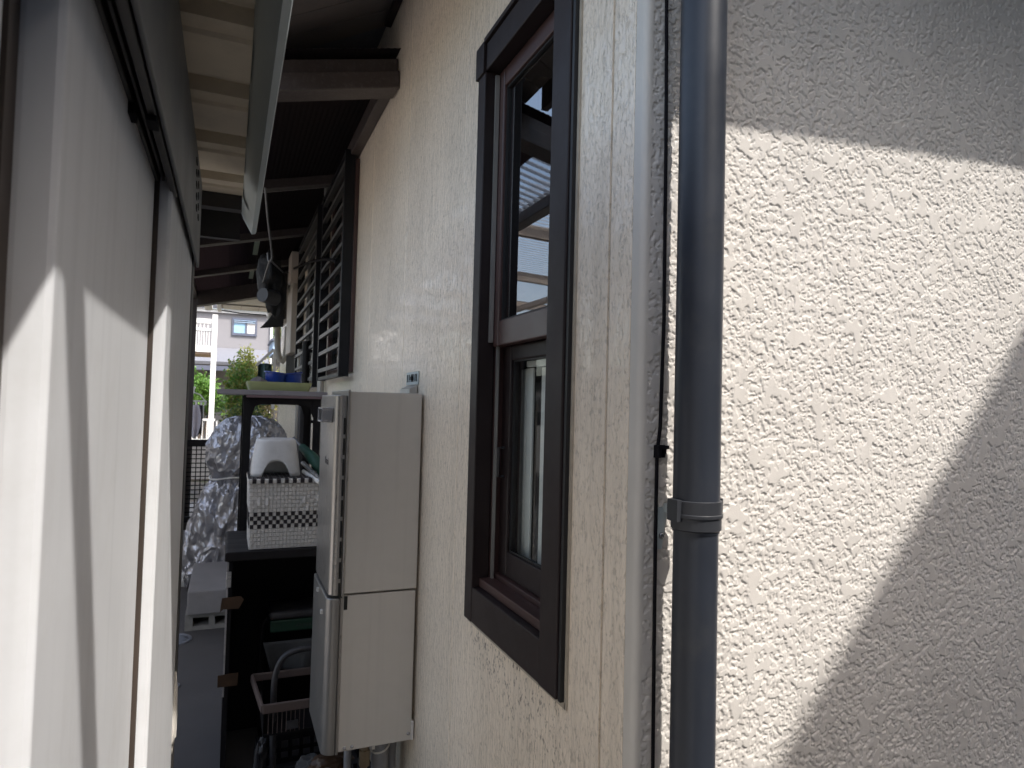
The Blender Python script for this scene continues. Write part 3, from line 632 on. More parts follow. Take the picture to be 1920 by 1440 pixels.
b = MB(); b.tube([(.445, 2.2, HZ0+.01), (.445, 2.2, -1.14)], .013, 10); b.tube([(.445, 2.2, -1.12), (.445, 2.2, -1.17)], .018, 6); b.tube([(.445, 2.2, -1.165), (.447, 2.21, G+.01)], .010, 10); part(wh, 'gas_pipe', b, 'pipe_bronze', smooth=60)
b = MB(); b.tube([(.50+.030*math.cos(t), 2.22+.030*math.sin(t), -1.125-.012*math.cos(t+2.4)) for t in np.linspace(0, 2*PI, 20)], .003, 6); b.box(.466, 2.188, -1.119, .476, 2.198, -1.108); part(wh, 'cable_tie', b, 'white_plastic')
b = MB(); b.box(.535, 2.235, -1.12, .572, 2.265, -1.075); part(wh, 'valve', b, 'pipe_bronze', bevel=.004)

st = thing('wall_strap', (WX-.01, 2.24, .03), 'short bright zinc mounting strap on the wall above the water heater', 'bracket')
s0, s1 = 2.165, 2.325
b = MB(); b.box(WX-.004, s0, .068, WX-.0005, s1, .112); part(st, 'plate', b, 'galvanised', bevel=.001)
b = MB(); b.prism([(WX-.004, .066), (WX-.03, .052), (WX-.03, .038), (WX-.004, .038)], 'Y', s0+.01, s1-.02); part(st, 'bent_leg', b, 'stainless')
for k, y_ in enumerate((s0+.015, s0+.035, s0+.06, s0+.085, s0+.115, s0+.14)):
    b = MB(); b.box(WX-.0055, y_, .078, WX-.0042, y_+(.008 if k != 2 else .016), .104); part(st, 'slot', b, 'slot_black')
b = MB(); b.lathe((0, 0, 0), [(0, .008), (.006, .008), (.008, .006), (.008, 0)], 6); b.v = [(WX-.006-z, s0+.068+x, .09+y_) for x, y_, z in b.v]; part(st, 'bolt', b, 'gasket')

# ---- window grilles
def grille(y0, y1, z0, z1, n, label, xo=.505):
    g = thing('window_grille', (xo, (y0+y1)/2, z0), label, 'window grille', 'black bar grilles over the alley windows')
    for y_ in (y0, y1-.028):
        b = MB(); b.box(xo, y_, z0, WX-.023, y_+.028, z1); part(g, 'end_post', b, 'grille_black', bevel=.002)
    for za, zb in ((z1-.02, z1), (z0, z0+.02)):
        b = MB(); b.box(xo+.004, y0+.028, za, xo+.03, y1-.028, zb); part(g, 'rail', b, 'grille_black')
    b = MB(); b.prism([(xo+.002, -.011), (xo+.026, -.006), (xo+.026, .008), (xo+.002, .011)], 'Y', 0, y1-y0-.056)
    w_ = wloc(g)
    m_ = b.mesh('slat', 'grille_grey', (0, 0, H), None)
    for k in range(n):
        z = z0+.06+(z1-z0-.12)*k/(n-1); link('slat', m_, g, Vector((0, y0+.028, z+H))-w_)
    return g
grille(3.47, 4.38, .135, 1.31, 11, 'black window grille with grey slats just beyond the water heater')
grille(4.60, 5.95, .10, 1.33, 11, 'second black slatted window grille farther along the wall', .50)
g3 = thing('window_grille', (.52, 6.5, -.1), 'fine barred grey grille on the farthest side window', 'window grille', 'black bar grilles over the alley windows')
for y_ in np.linspace(6.25, 7.25, 9): 
    b = MB(); b.box(.525, y_, 0, .537, y_+.012, 1.0); part(g3, 'bar', b, 'grille_grey')
for za, zb, xr in ((-.02, 0, .542), (1.0, 1.02, .542), (.5, .515, .5245)):
    b = MB(); b.box(.52, 6.22, za, xr, 7.3, zb); part(g3, 'rail', b, 'grille_black')
b = MB(); b.tube([(.545, 4.50, G), (.545, 4.50, 1.45)], .022, 12)
dr = thing('wall_pipe', (.545, 4.5, G), 'slim pale grey vertical pipe between the two window grilles', 'pipe')
part(dr, 'pipe', b, 'frame_silver', smooth=60)
for z in (.35, .95):
    b = MB(); b.lathe((.545, 4.50, z), [(.022, -.012), (.026, -.012), (.026, .012), (.022, .012)], 14); part(dr, 'clip', b, 'stainless')

for nm, px_, w_, X_, top, bot, mt, lab in (('black_pole', 575, .028, .49, 640, 850, 'rack_black', 'black vertical pole against the wall behind the rack'), ('thin_conduit', 561, .014, .53, 655, 850, 'frame_silver', 'thin pale conduit running down the wall behind the rack'), ('dark_conduit', 567, .016, .52, 655, 850, 'lamp_grey', 'thin dark conduit beside the pale one on the wall')):
    t_, u_ = at(px_, top, 'X', X_), at(px_-2, bot, 'X', X_)
    o = thing(nm, (X_, t_.y, u_.z), lab, 'pole' if nm == 'black_pole' else 'conduit')
    b = MB(); b.tube([(X_, t_.y, t_.z), (X_, t_.y, G)], w_, 10); part(o, 'tube', b, mt, smooth=60)
    for zz in (-.15, .35):
        b = MB(); b.box(X_, t_.y-w_-.006, zz, WX-.001, t_.y+w_+.006, zz+.02); part(o, 'bracket', b, mt)
# ---- boxes and ducts farther along the wall
mb_ = thing('duct_cover', (.52, 6.6, .40), 'beige vertical duct cover box on the wall past the grilles', 'duct')
b = MB(); b.box(.47, 6.12, .43, WX-.001, 6.62, 1.0); part(mb_, 'lower_cover', b, 'meter_beige', bevel=.008)
b = MB(); b.box(.47, 6.3, 1.10, WX-.001, 6.62, 1.36); part(mb_, 'upper_cover', b, 'meter_beige', bevel=.006)
b = MB(); b.tube([(.52, 6.5, 1.11), (.52, 6.5, .99)], .035, 12); part(mb_, 'elbow', b, 'hose_beige', smooth=60)
me_ = thing('meter_box', (.46, 8.0, .78), 'pale plastic meter box with a hose looping out below', 'meter box')
b = MB(); b.box(.36, 7.7, .86, WX-.03, 8.05, 1.42); part(me_, 'case', b, 'white_paint', bevel=.01)
b = MB(); b.box(.40, 7.66, .90, WX-.045, 7.70, 1.40); part(me_, 'door', b, 'cover_dark', bevel=.006)
b = MB(); b.tube([(.455, 7.66, .90), (.45, 7.6, .72), (.455, 7.5, .52), (.475, 7.45, .44), (.50, 7.45, .42), (.53, 7.45, .46), (.545, 7.5, .60), (.55, 7.55, .80)], .032, 12); part(me_, 'hose', b, 'hose_beige', smooth=60)
hb = thing('hanging_bundle', (.21, 4.5, .5), 'black bundle of cloth hanging from a wire hook under the brown roof', 'bundle')
b = MB()
def lump(c, r, seed, nu=22, nv=14):
    def P(u, v):
        t, p = u*2*PI, v*PI
        d = Vector((math.cos(t)*math.sin(p), math.sin(t)*math.sin(p), math.cos(p)))
        k = 1+.38*mnoise.noise(d*1.9+Vector((seed, 0, 0)))+.16*mnoise.noise(d*5+Vector((seed, 3, 0)))
        return (c[0]+d.x*r[0]*k, c[1]+d.y*r[1]*k, c[2]+d.z*r[2]*k)
    return P, nu, nv
b.grid(*lump((.205, 4.5, .80), (.075, .08, .14), 1)); b.grid(*lump((.25, 4.55, .70), (.06, .07, .16), 4))
part(hb, 'cloth', b, 'bundle_black', smooth=180)
b = MB(); b.tube([(.165, 4.42, .66), (.245, 4.50, .655), (.25, 4.5, .655)], [.045, .05, .03], 14); part(hb, 'lamp_head', b, 'lamp_grey', smooth=40)
b = MB(); b.grid(lambda u, v: ((.25-.085*v**1.4)*(1-u)+.31*u, 4.6+.05*v, .60-.125*v*(1-.15*u)), 10, 10); o = part(hb, 'flap', b, 'bundle_black', smooth=180); sdf = o.modifiers.new('t', 'SOLIDIFY'); sdf.thickness = .004
hk = thing('wire_hook', (.13, 3.75, 1.2), 'long thin grey wire hook hanging from the brown roof', 'hook')
b = MB(); P_ = [at(497, 352, 'Y', 3.75), at(503, 420, 'Y', 3.85), at(511, 478, 'Y', 4.0), at(509, 490, 'Y', 4.05), at(503, 490, 'Y', 4.1), at(502, 474, 'Y', 4.1)]
b.tube(soft(P_, 2), .006, 8); part(hk, 'rod', b, 'wire_grey', smooth=80)
b = MB(); b.tube([tuple(at(506, 488, 'Y', 4.05)), tuple(at(493, 530, 'Y', 4.45))], .005, 6); b.tube([tuple(at(507, 488, 'Y', 4.05)), tuple(at(530, 510, 'Y', 4.45))], .005, 6); part(hk, 'sling', b, 'wire_grey')
b = MB(); b.tube([tuple(at(x, y_, 'X', .495)) for x, y_ in ((530, 512), (555, 502), (585, 490), (610, 486), (626, 488), (631, 492))], .010, 6)
tag(part(None, 'cord', b, 'black_rubber', smooth=60), 'black cord sagging across the two slatted window grilles', 'cord')
pm_ = thing('hanging_mat', (.40, 8.7, .1), 'mottled teal cloth hung in a pale frame at the wall end', 'mat')
b = MB(); b.grid(lambda u, v: (.30+.16*u, 8.55+.06*math.sin(u*9), .45-.50*v), 12, 10); part(pm_, 'cloth', b, 'teal_cloth', smooth=180)
b = MB(); b.bar((.28, 8.5, .42), (.47, 8.5, .62), .03, .03); b.box(.465, 8.48, -.1, .50, 8.52, .62); part(pm_, 'frame', b, 'white_paint')

# ================================================================== TERRACE ROOF
TS = .24
def tz(x): return 1.40-(WX-x)*TS
tr = thing('terrace_roof', (0, 5.4, 1.1), 'dark brown lean-to roof of ribbed plastic sheets along the house wall', 'roof')
XL = -.37
def beam(y0, y1, dz0, dz1, xr=WX-.004):
    b = MB(); b.add([(XL, y0, tz(XL)+dz0), (xr, y0, tz(xr)+dz0), (xr, y0, tz(xr)+dz1), (XL, y0, tz(XL)+dz1), (XL, y1, tz(XL)+dz0), (xr, y1, tz(xr)+dz0), (xr, y1, tz(xr)+dz1), (XL, y1, tz(XL)+dz1)],
            [(0, 1, 2, 3), (4, 5, 6, 7), (0, 1, 5, 4), (1, 2, 6, 5), (2, 3, 7, 6), (3, 0, 4, 7)])
    return b
XR2 = WX-.004
fb = part(tr, 'front_beam', beam(2.59, 2.70, -.140, -.070), 'beam_brown', bevel=.004)
part(fb, 'upper_fillet', beam(2.625, 2.70, -.060, -.005), 'beam_brown', bevel=.004)
for y_ in (4.20, 5.55, 6.87):
    bo = part(tr, 'beam', beam(y_, y_+.08, -.035, .02), 'beam_brown', bevel=.003)
    part(bo, 'lip_highlight', beam(y_+.081, y_+.087, -.035, -.029), 'lip_glint')  # thin pale strip standing in for light on the beam edge
part(tr, 'end_beam', beam(8.12, 8.28, -.14, .03), 'beam_brown', bevel=.003)
b = MB(); b.box(WX-.05, 2.70, 1.285, WX-.002, 8.12, 1.36); part(tr, 'ledger', b, 'beam_brown', bevel=.003)
ys = [2.60, 4.24, 5.59, 6.91, 8.2]
for i, (a, c) in enumerate(zip(ys[:-1], ys[1:])):
    gap = i >= 2
    segs = [(XL, .143), (.187, WX)] if gap else ([(-.12, WX), (XL, -.122)] if i == 0 else [(XL, WX)])  # hidden left part of the first bay made clear so the window mirrors sky
    for (p, q) in segs:
        b = MB(); n = int((q-p)/.012)
        xs = np.linspace(p, q, n)
        b.add([(x, yv, tz(x)+.024+(.002 if k % 2 else 0)) for yv in (a+.002, c-.002) for k, x in enumerate(xs)], [(k, k+1, n+k+1, n+k) for k in range(n-1)])
        o = part(tr, 'roof_panel', b, 'clear_sheet' if (i == 0 and q < 0) else 'brown_sheet'); sd = o.modifiers.new('t', 'SOLIDIFY'); sd.thickness = .003
    if gap:
        b = MB(); b.box(.145, a+.06, tz(.145)+.026, .185, c-.45, tz(.145)+.03); part(tr, 'clear_strip', b, 'pale_sheet')
        b = MB(); b.box(.145, c-.45, tz(.145)+.026, .185, c-.01, tz(.145)+.03); part(tr, 'patch_strip', b, 'brown_sheet')
b = MB(); b.box(XL-.08, 2.6, tz(XL)-.04, XL, 8.28, tz(XL)+.05); part(tr, 'eave_gutter', b, 'beam_brown', bevel=.004)
for y_ in (2.62, 8.2):
    b = MB(); b.box(XL-.06, y_, G, XL-.002, y_+.06, tz(XL)-.045); part(tr, 'post', b, 'beam_brown')

# ================================================================== NEAR STORAGE SHED
SX = -.105
shed = thing('storage_shed', (-.6, .6, G), 'cream steel storage shed with tall sliding doors along the left of the alley', 'shed')
SE = 1.635
b = MB(); b.box(-1.1, -1.4, G+.02, -.17, SE-.03, .46); part(shed, 'body', b, 'shed_dark')
def door(x, y0, y1, step, name='door'):
    b = MB(); z0, z1 = G+.06, .318
    pr = [(x-step-.03, y0), (x-step, y0), (x-.004, y0+.0035), (x, y0+.0075), (x, y1-.004), (x-.004, y1), (x-step-.03, y1)]
    b.prism(pr, 'Z', z0, z1); return part(shed, name, b, 'shed_cream', bevel=.0015)
d0 = door(-.125, -1.0, .455, .02)
d1 = door(-.105, .494, 1.027, .02); d1['label'] = 'middle sliding door crossed by the shadow of a pole'
d2 = door(-.085, 1.036, SE-.045, .022)
b = MB(); b.box(-.155, .4555, G+.06, -.128, .4935, .318); part(shed, 'door_gap', b, 'shed_gap')
b = MB(); b.box(-.135, .4555, G+.06, -.1235, .463, .318); part(shed, 'door_seal', b, 'shed_gap')
b = MB(); b.box(-.112, 1.0275, G+.06, -.0995, 1.034, .318); part(shed, 'door_seal', b, 'shed_gap')
b = MB(); b.prism([(-.165, SE-.044), (-.090, SE-.044), (-.084, SE-.037), (-.082, SE), (-.165, SE)], 'Z', G, .318); part(shed, 'end_post', b, 'shed_dark', bevel=.002)
b = MB(); b.grid(*lump((-.085, SE-.042, -.66), (.008, .012, .085), 9, 14, 14)); part(shed, 'sealant_patch', b, 'trim_paint', smooth=180)
b = MB(); b.box(-.17, -1.4, G, -.088, SE, G+.058); part(shed, 'base_rail', b, 'shed_dark')
b = MB(); b.box(-.165, -1.4, .3195, -.0792, SE, .335); hd = part(shed, 'header', b, 'shed_dark')
b = MB()
for (xa, xb, zb) in ((-.108, -.101, .298), (-.098, -.0945, .302), (-.088, -.080, .290)): b.box(xa, -1.4, zb, xb, 1.07, .3195)
part(hd, 'door_track', b, 'shed_dark', bevel=.001)
b = MB(); b.box(-.110, .762, .2865, -.0995, .79, .2975); part(hd, 'track_stop', b, 'black_rubber')
b = MB(); b.box(-.0895, .766, .2835, -.0795, .794, .2895); part(hd, 'track_stop', b, 'black_rubber')
b = MB(); b.lathe((-.094, 1.075, .300), [(0, -.012), (.008, -.012), (.010, -.006), (.010, .018)], 14); part(hd, 'track_stop', b, 'black_rubber', smooth=40)
b = MB(); b.box(-.0785, -1.4, .292, -.0735, SE, .478); fa = part(shed, 'fascia', b, 'shed_header', bevel=.002)
sl_ = MB(); sl_.box(-.0008, -.012, -.0045, .001, .012, .0045); slm = sl_.mesh('fascia_vent', 'slot_black', (0, 0, H)); wf = wloc(fa)
for r_ in range(5):
    for c_ in range(2): link('fascia_vent', slm, fa, Vector((-.0730, 1.38+c_*.075+r_*.012, .448-r_*.019+H))-wf)
# corrugated roof sheet: wide flat pans with raised ribs running across
b = MB(); pf = []
yv = -1.4; k = 0
while yv < 1.83:
    for dy, dz in ((0, 0), (.118, 0), (.124, .012), (.150, .012), (.154, .030), (.196, .030), (.200, .006), (.236, .006), (.240, .0)):
        pf.append((yv+dy, .520+dz))
    yv += .243
pf = [(min(p[0], 1.83), p[1]) for p in pf]
n = len(pf)
b.add([(x, p[0], p[1]+(.0 if x < 0 else -.006)) for x in (-1.12, .012) for p in pf], [(i, i+1, n+i+1, n+i) for i in range(n-1)])
o = part(shed, 'roof_sheet', b, 'roof_cream'); sd = o.modifiers.new('t', 'SOLIDIFY'); sd.thickness = .002; sd.offset = 1
b = MB(); b.box(-1.12, -1.4, .553, .03, 1.99, .565); part(shed, 'roof_top', b, 'shed_header')
b = MB(); b.box(-1.1, 1.80, .478, .010, 1.835, .516); b.box(-1.1, 1.97, .44, .010, 1.995, .545); part(shed, 'end_rafter', b, 'shed_dark')
b = MB(); b.prism([(.012, .522), (.018, .505), (.040, .466), (.050, .468), (.052, .474), (.052, .556), (.046, .556), (.046, .478), (.024, .512), (.018, .556), (.012, .556)], 'Y', -1.4, 2.0); part(shed, 'eave_trim', b, 'galvanised', smooth=25)

# ================================================================== THINGS IN THE ALLEY
cab = thing('cabinet', (.28, 3.0, G), 'old black open-fronted cabinet with a worn dark top beside the heater', 'cabinet')
CX0, CX1, CY0, CY1, CT = .018, .555, 2.79, 3.22, -.582
b = MB(); b.prism([(CX0-.012, CT-.035), (CX0-.012, CT-.006), (CX0-.006, CT), (CX1, CT), (CX1, CT-.035)], 'Y', CY0-.015, CY1+.01); part(cab, 'top', b, 'cabinet_top', bevel=.004)
b = MB(); b.box(CX0, CY0, G+.002, CX0+.018, CY1, CT-.036); s_ = part(cab, 'side_panel', b, 'cabinet_black')
b = MB(); b.box(CX0-.0025, CY0-.0025, -1.13, CX0+.004, CY0-.0005, CT-.04); part(s_, 'pale_edge', b, 'edge_pale')  # thin pale line along the panel's front edge
b = MB(); b.box(CX0-.004, CY0-.006, CT-.135, CX0+.014, CY0-.003, CT-.075); part(s_, 'hinge', b, 'steel_tube', bevel=.002)
b = MB(); b.box(CX1-.018, CY0, G+.002, CX1, CY1, CT-.036); part(cab, 'side_panel', b, 'cabinet_black')
b = MB(); b.box(CX0+.019, CY1-.02, G+.002, CX1-.019, CY1, CT-.036); part(cab, 'back_panel', b, 'cabinet_black')
for (za, zb, lab, sh) in ((-.80, -.755, 'upper brown tape strip with a pointed end', 1), (-1.09, -1.045, 'lower brown tape strip cut square', 0)):
    b = MB(); y_ = CY0-.004
    P2 = [(CX0-.022, za-.01), (CX0-.016, zb), (CX0+.05, zb+.002), (CX0+.062, zb-.012), (CX0+.045, za), (CX0-.01, za+.002)] if sh else [(CX0-.02, za), (CX0-.02, zb), (CX0+.052, zb+.002), (CX0+.05, za-.001)]
    b.prism(P2, 'Y', y_-.002, y_); part(cab, 'tape_strip', b, 'tape_brown', label=lab)

rk = thing('steel_rack', (.22, 3.45, G), 'black slotted steel shelving rack with a grey board on top', 'rack')
RX0, RX1, RY0, RY1, RT = .06, .40, 3.26, 3.68, .026
hole = []
for (x, y_, sx, sy) in ((RX0, RY0, 1, 1), (RX1, RY0, -1, 1), (RX0, RY1, 1, -1), (RX1, RY1, -1, -1)):
    b = MB(); b.box(x, y_, G+.002, x+sx*.034, y_+sy*.002, RT-.002); b.box(x, y_+sy*.002, G+.002, x+sx*.002, y_+sy*.034, RT-.002)
    p_ = part(rk, 'post', b, 'rack_black')
    b = MB()
    for k in range(16):
        z = RT-.12-k*.05; b.box(x+sx*.012, y_-sy*.0006, z, x+sx*.017, y_-sy*.0001, z+.022)
    part(p_, 'slots', b, 'edge_pale' if False else 'slot_black', kind='stuff')
for y_ in (RY0+.003, RY1-.005):
    b = MB(); b.prism([(RX0+.003, RT-.004), (RX1-.003, RT-.004), (RX1-.003, RT-.10), (RX1-.036, RT-.10), (RX1-.05, RT-.052), (RX1-.075, RT-.042), (RX0+.075, RT-.042), (RX0+.05, RT-.052), (RX0+.036, RT-.10), (RX0+.003, RT-.10)], 'Y', y_, y_+.002)
    q = part(rk, 'apron', b, 'rack_black')
    b = MB()
    for xx in (RX0+.012, RX0+.05, RX1-.05, RX1-.012): b.lathe((0, 0, 0), [(0, .003), (.006, .002), (.006, 0)], 10); b.v[-30:] = [(xx+x, y_-.0015-z, RT-.022+yy_) for x, yy_, z in b.v[-30:]]
    part(q, 'bolt', b, 'rack_black')
b = MB(); b.bar((RX1-.004, RY0+.01, -.25), (RX1-.07, RY0+.02, -.55), .004, .02); part(rk, 'brace', b, 'rack_black')
b = MB(); b.box(-.052, RY0-.03, RT, .425, RY1+.05, RT+.022); bd = part(rk, 'top_board', b, 'board_grey', bevel=.002)
b = MB(); b.box(.07, RY0-.028, RT-.012, .405, RY0-.008, RT-.001); part(rk, 'front_rail', b, 'board_edge')
tray = thing('plastic_tray', (.22, 3.42, RT+.022), 'shallow olive green plastic tray on top of the black rack', 'tray')
b = MB(); z = RT+.0225
prof = [(0, .002), (.94, .002), (1.0, .040), (1.03, .041), (1.03, .037), (.985, .0), (0, 0)]
def rrect(w, h, r, n=5):
    P = []
    for cx_, cy_, a0 in ((w-r, h-r, 0), (-w+r, h-r, PI/2), (-w+r, -h+r, PI), (w-r, -h+r, 1.5*PI)):
        P += [(cx_+r*math.cos(a0+t), cy_+r*math.sin(a0+t)) for t in np.linspace(0, PI/2, n)]
    return P
def loft(mb, c, levels, m=0):
    """levels: list of (halfw, halfd, corner, z)"""
    rings = [[(c[0]+x, c[1]+y_, c[2]+zz) for x, y_ in rrect(w, h, r)] for w, h, r, zz in levels]
    n = len(rings[0]); vs = [p for R in rings for p in R]
    fs = [(i*n+k, i*n+(k+1) % n, (i+1)*n+(k+1) % n, (i+1)*n+k) for i in range(len(rings)-1) for k in range(n)]
    mb.add(vs, fs, m); return n, len(rings)
loft(b, (.215, 3.42, z), [(.001, .001, .0005, .003), (.128, .135, .012, .003), (.137, .145, .014, .040), (.143, .151, .016, .040), (.143, .151, .016, .036), (.131, .139, .014, .0), (.001, .001, .0005, .0)])
part(tray, 'body', b, 'tray_green', smooth=40)
for i, (x, y_, lab, ti) in enumerate(((.195, 3.40, 'left blue plastic tub tilted in the green tray', -.10), (.285, 3.42, 'right blue plastic tub leaning in the green tray', .16))):
    t_ = thing('plastic_tub', (x, y_, z+.012), lab, 'tub', 'blue plastic tubs in the tray')
    b = MB(); b.lathe((x, y_, z+.012), [(.001, .003), (.040, .003), (.047, .066), (.056, .068), (.056, .074), (.050, .074), (.043, .006), (.038, .0), (.001, .0)], 28)
    ct = math.cos(ti); s2 = math.sin(ti); b.v = [(x+(vx-x)*ct-(vz-z)*s2, vy, z+.004+(vx-x)*s2+(vz-z)*ct) for vx, vy, vz in b.v]
    part(t_, 'body', b, 'bucket_blue', smooth=40)
cl_ = thing('folded_cloth', (.11, 3.40, z+.04), 'crumpled grey cloth lying in the left end of the green tray', 'cloth')
b = MB(); b.grid(lambda u, v: (.075+.10*u, 3.30+.20*v, z+.034+.030*math.sin(PI*u)*abs(math.sin(PI*v*.9+.2))+.012*mnoise.noise(Vector((u*6, v*6, 1)))), 14, 14); o = part(cl_, 'cloth', b, 'cloth_grey', smooth=180); sd = o.modifiers.new('t', 'SOLIDIFY'); sd.thickness = .004

# woven basket
BX0, BX1, BY0, BY1, BZ0, BZ1 = .093, .365, 2.80, 3.06, CT+.001, -.325
bk = thing('woven_basket', ((BX0+BX1)/2, (BY0+BY1)/2, BZ0), 'white woven strap basket with black checker rows on the cabinet', 'basket')
NC, NR = 20, 16
def woven(mb, P, nc, nr, darkrows, lift=.0022, nrm=(0, -1, 0)):
    nrm = Vector(nrm)
    for j in range(nr):
        for i in range(nc):
            over = (i+j) % 2
            m = 1 if (darkrows(j) and over) else 0
            d = lift if over else 0
            e = .02
            q = [Vector(P((i+e)/nc, (j+e)/nr)), Vector(P((i+1-e)/nc, (j+e)/nr)), Vector(P((i+1-e)/nc, (j+1-e)/nr)), Vector(P((i+e)/nc, (j+1-e)/nr))]
            ct = sum(q, Vector())/4
            inn = [p+(ct-p)*.12+nrm*(d+.0012) for p in q]; q2 = [p+nrm*0 for p in q]
            mb.add(q2+inn, [(4, 5, 6, 7), (0, 1, 5, 4), (1, 2, 6, 5), (2, 3, 7, 6), (3, 0, 4, 7)], m)
dk = lambda j: j in (5, 6, 7, 8)
b = MB(); woven(b, lambda u, v: (BX0-.008*v+(BX1-BX0+.016*v)*u, BY0-.006*v, BZ0+(BZ1-BZ0)*v), NC, NR, dk)
woven(b, lambda u, v: (BX0-.008*v, BY1+(BY0-BY1)*u, BZ0+(BZ1-BZ0)*v), 18, NR, dk, nrm=(-1, 0, 0))
b.box(BX0+.002, BY0+.003, BZ0, BX1, BY1, BZ1, 0)
part(bk, 'body', b, ['weave_white', 'weave_black'], fix=True)
b = MB(); LZ = BZ1+.001
woven(b, lambda u, v: (BX0-.014+(BX1-BX0+.028)*u, BY0-.012+(BY1-BY0+.02)*v, LZ+.016), 20, 16, lambda j: True, nrm=(0, 0, 1))
woven(b, lambda u, v: (BX0-.014+(BX1-BX0+.028)*u, BY0-.013, LZ+.016*v), 20, 1, lambda j: True)
b.box(BX0-.013, BY0-.012, LZ, BX1+.013, BY1+.008, LZ+.0155, 0)
part(bk, 'lid', b, ['weave_white', 'weave_black'])
b = MB()
for (fx, fz) in ((.075, .62), (.19, .62), (.70, .64), (.90, .66), (.75, .52)):
    x = BX0+(BX1-BX0)*fx; zz = BZ0+(BZ1-BZ0)*fz+.03
    b.prism([(BY0-.014, zz-.016), (BY0-.006, zz+.012), (BY0-.0045, zz+.012), (BY0-.0125, zz-.016)], 'X', x, x+.011)
part(bk, 'strap_ends', b, 'weave_white', kind='stuff')

# step stool with an arch in each side
STX, STY, STZ = .185, 2.94, LZ+.0195
stl = thing('step_stool', (STX, STY, STZ), 'small pale grey plastic step stool on top of the woven basket', 'stool')
b = MB(); n = 72; Hs = .150
def ringpt(t, w, d, r):
    ex_ = 3.0; c_, s__ = math.cos(t), math.sin(t)
    k = (abs(c_)**ex_+abs(s__)**ex_)**(-1/ex_)
    return w*k*c_, d*k*s__
def lvl(f):
    w, d = .102-.026*f, .085-.020*f
    return w, d
NL = 9; vs = []
for j in range(NL):
    for k in range(n):
        t = 2*PI*k/n
        xx, yy_ = ringpt(t, 1, 1, 0)
        a = xx if abs(yy_) > abs(xx) else yy_
        zb = 0.0
        wdt = .50
        if abs(a) < wdt and not (yy_ > 0 and abs(yy_) > abs(xx)): zb = .062*math.sqrt(max(0, 1-(abs(a)/wdt)**2.6))
        f = (zb+(Hs-.012-zb)*j/(NL-1))/Hs
        w, d = lvl(f); x, y_ = ringpt(t, w, d, 0); vs.append((STX+x, STY+y_, STZ+f*Hs))
fs = [(j*n+k, j*n+(k+1) % n, (j+1)*n+(k+1) % n, (j+1)*n+k) for j in range(NL-1) for k in range(n)]
b.add(vs, fs)
base = (NL-1)*n
for (sc, dz) in ((.975, .006), (.92, .0105), (.85, .012), (.80, .009), (.4, .009), (.02, .009)):
    w, d = lvl(.93)
    b.add([(STX+ringpt(2*PI*k/n, w*sc, d*sc, 0)[0], STY+ringpt(2*PI*k/n, w*sc, d*sc, 0)[1], STZ+Hs-.012+dz) for k in range(n)], [])
nr_ = NL
for j in range(NL-1, NL+5):
    b.f += [(j*n+k, j*n+(k+1) % n, (j+1)*n+(k+1) % n, (j+1)*n+k) for k in range(n)]; b.m += [0]*n
o = part(stl, 'body', b, 'grey_plastic', smooth=60); sd = o.modifiers.new('t', 'SOLIDIFY'); sd.thickness = .004; sd.offset = -1

br_ = thing('scrub_brush', (.36, 2.95, -.2), 'dark green bristle brush lying behind the stool by the heater', 'brush')
p0, p1 = Vector(at(566, 838, 'Y', 3.0)), Vector(at(606, 884, 'Y', 2.85))
b = MB(); b.tube([p0, (p0+p1)/2+Vector((0, 0, .006)), p1], [.016, .024, .022], 16)
part(br_, 'bristles', b, 'bristle_green', smooth=180, kind='stuff')
b = MB(); b.tube([p0-(p1-p0)*.4, p1+(p1-p0)*.1], .006, 8); part(br_, 'core', b, 'wire_grey')
p0, p1 = Vector(at(568, 868, 'Y', 2.98)), Vector(at(604, 902, 'Y', 2.72))
t1 = thing('metal_tube', tuple(p0), 'bright steel tube end lying on the basket beside the stool', 'tube')
b = MB(); b.tube([p0, p1], .009, 14); part(t1, 'tube', b, 'steel_tube', smooth=60)
p0, p1 = Vector(at(569, 884, 'Y', 2.95)), Vector(at(600, 903, 'Y', 2.74))
t2 = thing('white_rod', tuple(p0), 'white plastic rod with a rounded cap lying on the basket lid', 'rod')
b = MB(); b.tube([p0, p1], .0085, 14); part(t2, 'shaft', b, 'white_plastic', smooth=60)
d_ = (p1-p0).normalized()
b = MB(); b.tube([p1-d_*.03, p1-d_*.004, p1+d_*.006, p1+d_*.009], [.012, .013, .010, .003], 14); part(t2, 'cap', b, 'white_plastic', smooth=80)

# inside and around the cabinet
gb = thing('green_box', (.27, 2.96, -.98), 'flat dark green box with a grey lid stored in the black cabinet', 'box')
q0 = at(506, 1188, 'Y', 2.90); q1 = at(600, 1160, 'Y', 2.90)
b = MB(); b.box(q0.x, 2.90, q0.z, q1.x+.05, 3.08, q0.z+.05); part(gb, 'base', b, 'box_green', bevel=.006)
b = MB(); b.box(q0.x-.004, 2.895, q0.z+.052, q1.x+.055, 3.085, q0.z+.085); part(gb, 'lid', b, 'lid_grey', bevel=.012)
cu = bpy.data.curves.new('label_text', 'FONT'); cu.body = 'ARMEX'; cu.size = .016; cu.extrude = .0002; cu.space_character = 1.35
to = bpy.data.objects.new('label_text', cu); COL.objects.link(to)
dg = bpy.context.evaluated_depsgraph_get(); dg.update(); tm = bpy.data.meshes.new_from_object(to.evaluated_get(dg)); COL.objects.unlink(to); bpy.data.objects.remove(to)
tm.transform(Matrix(((1, 0, 0, 0), (0, 0, -1, 0), (0, 1, 0, 0), (0, 0, 0, 1)))); tm.materials.append(MATS['lid_grey'])
link('label_text', tm, gb, Vector((q0.x+.10, 2.8985, q0.z+.018+H))-wloc(gb))
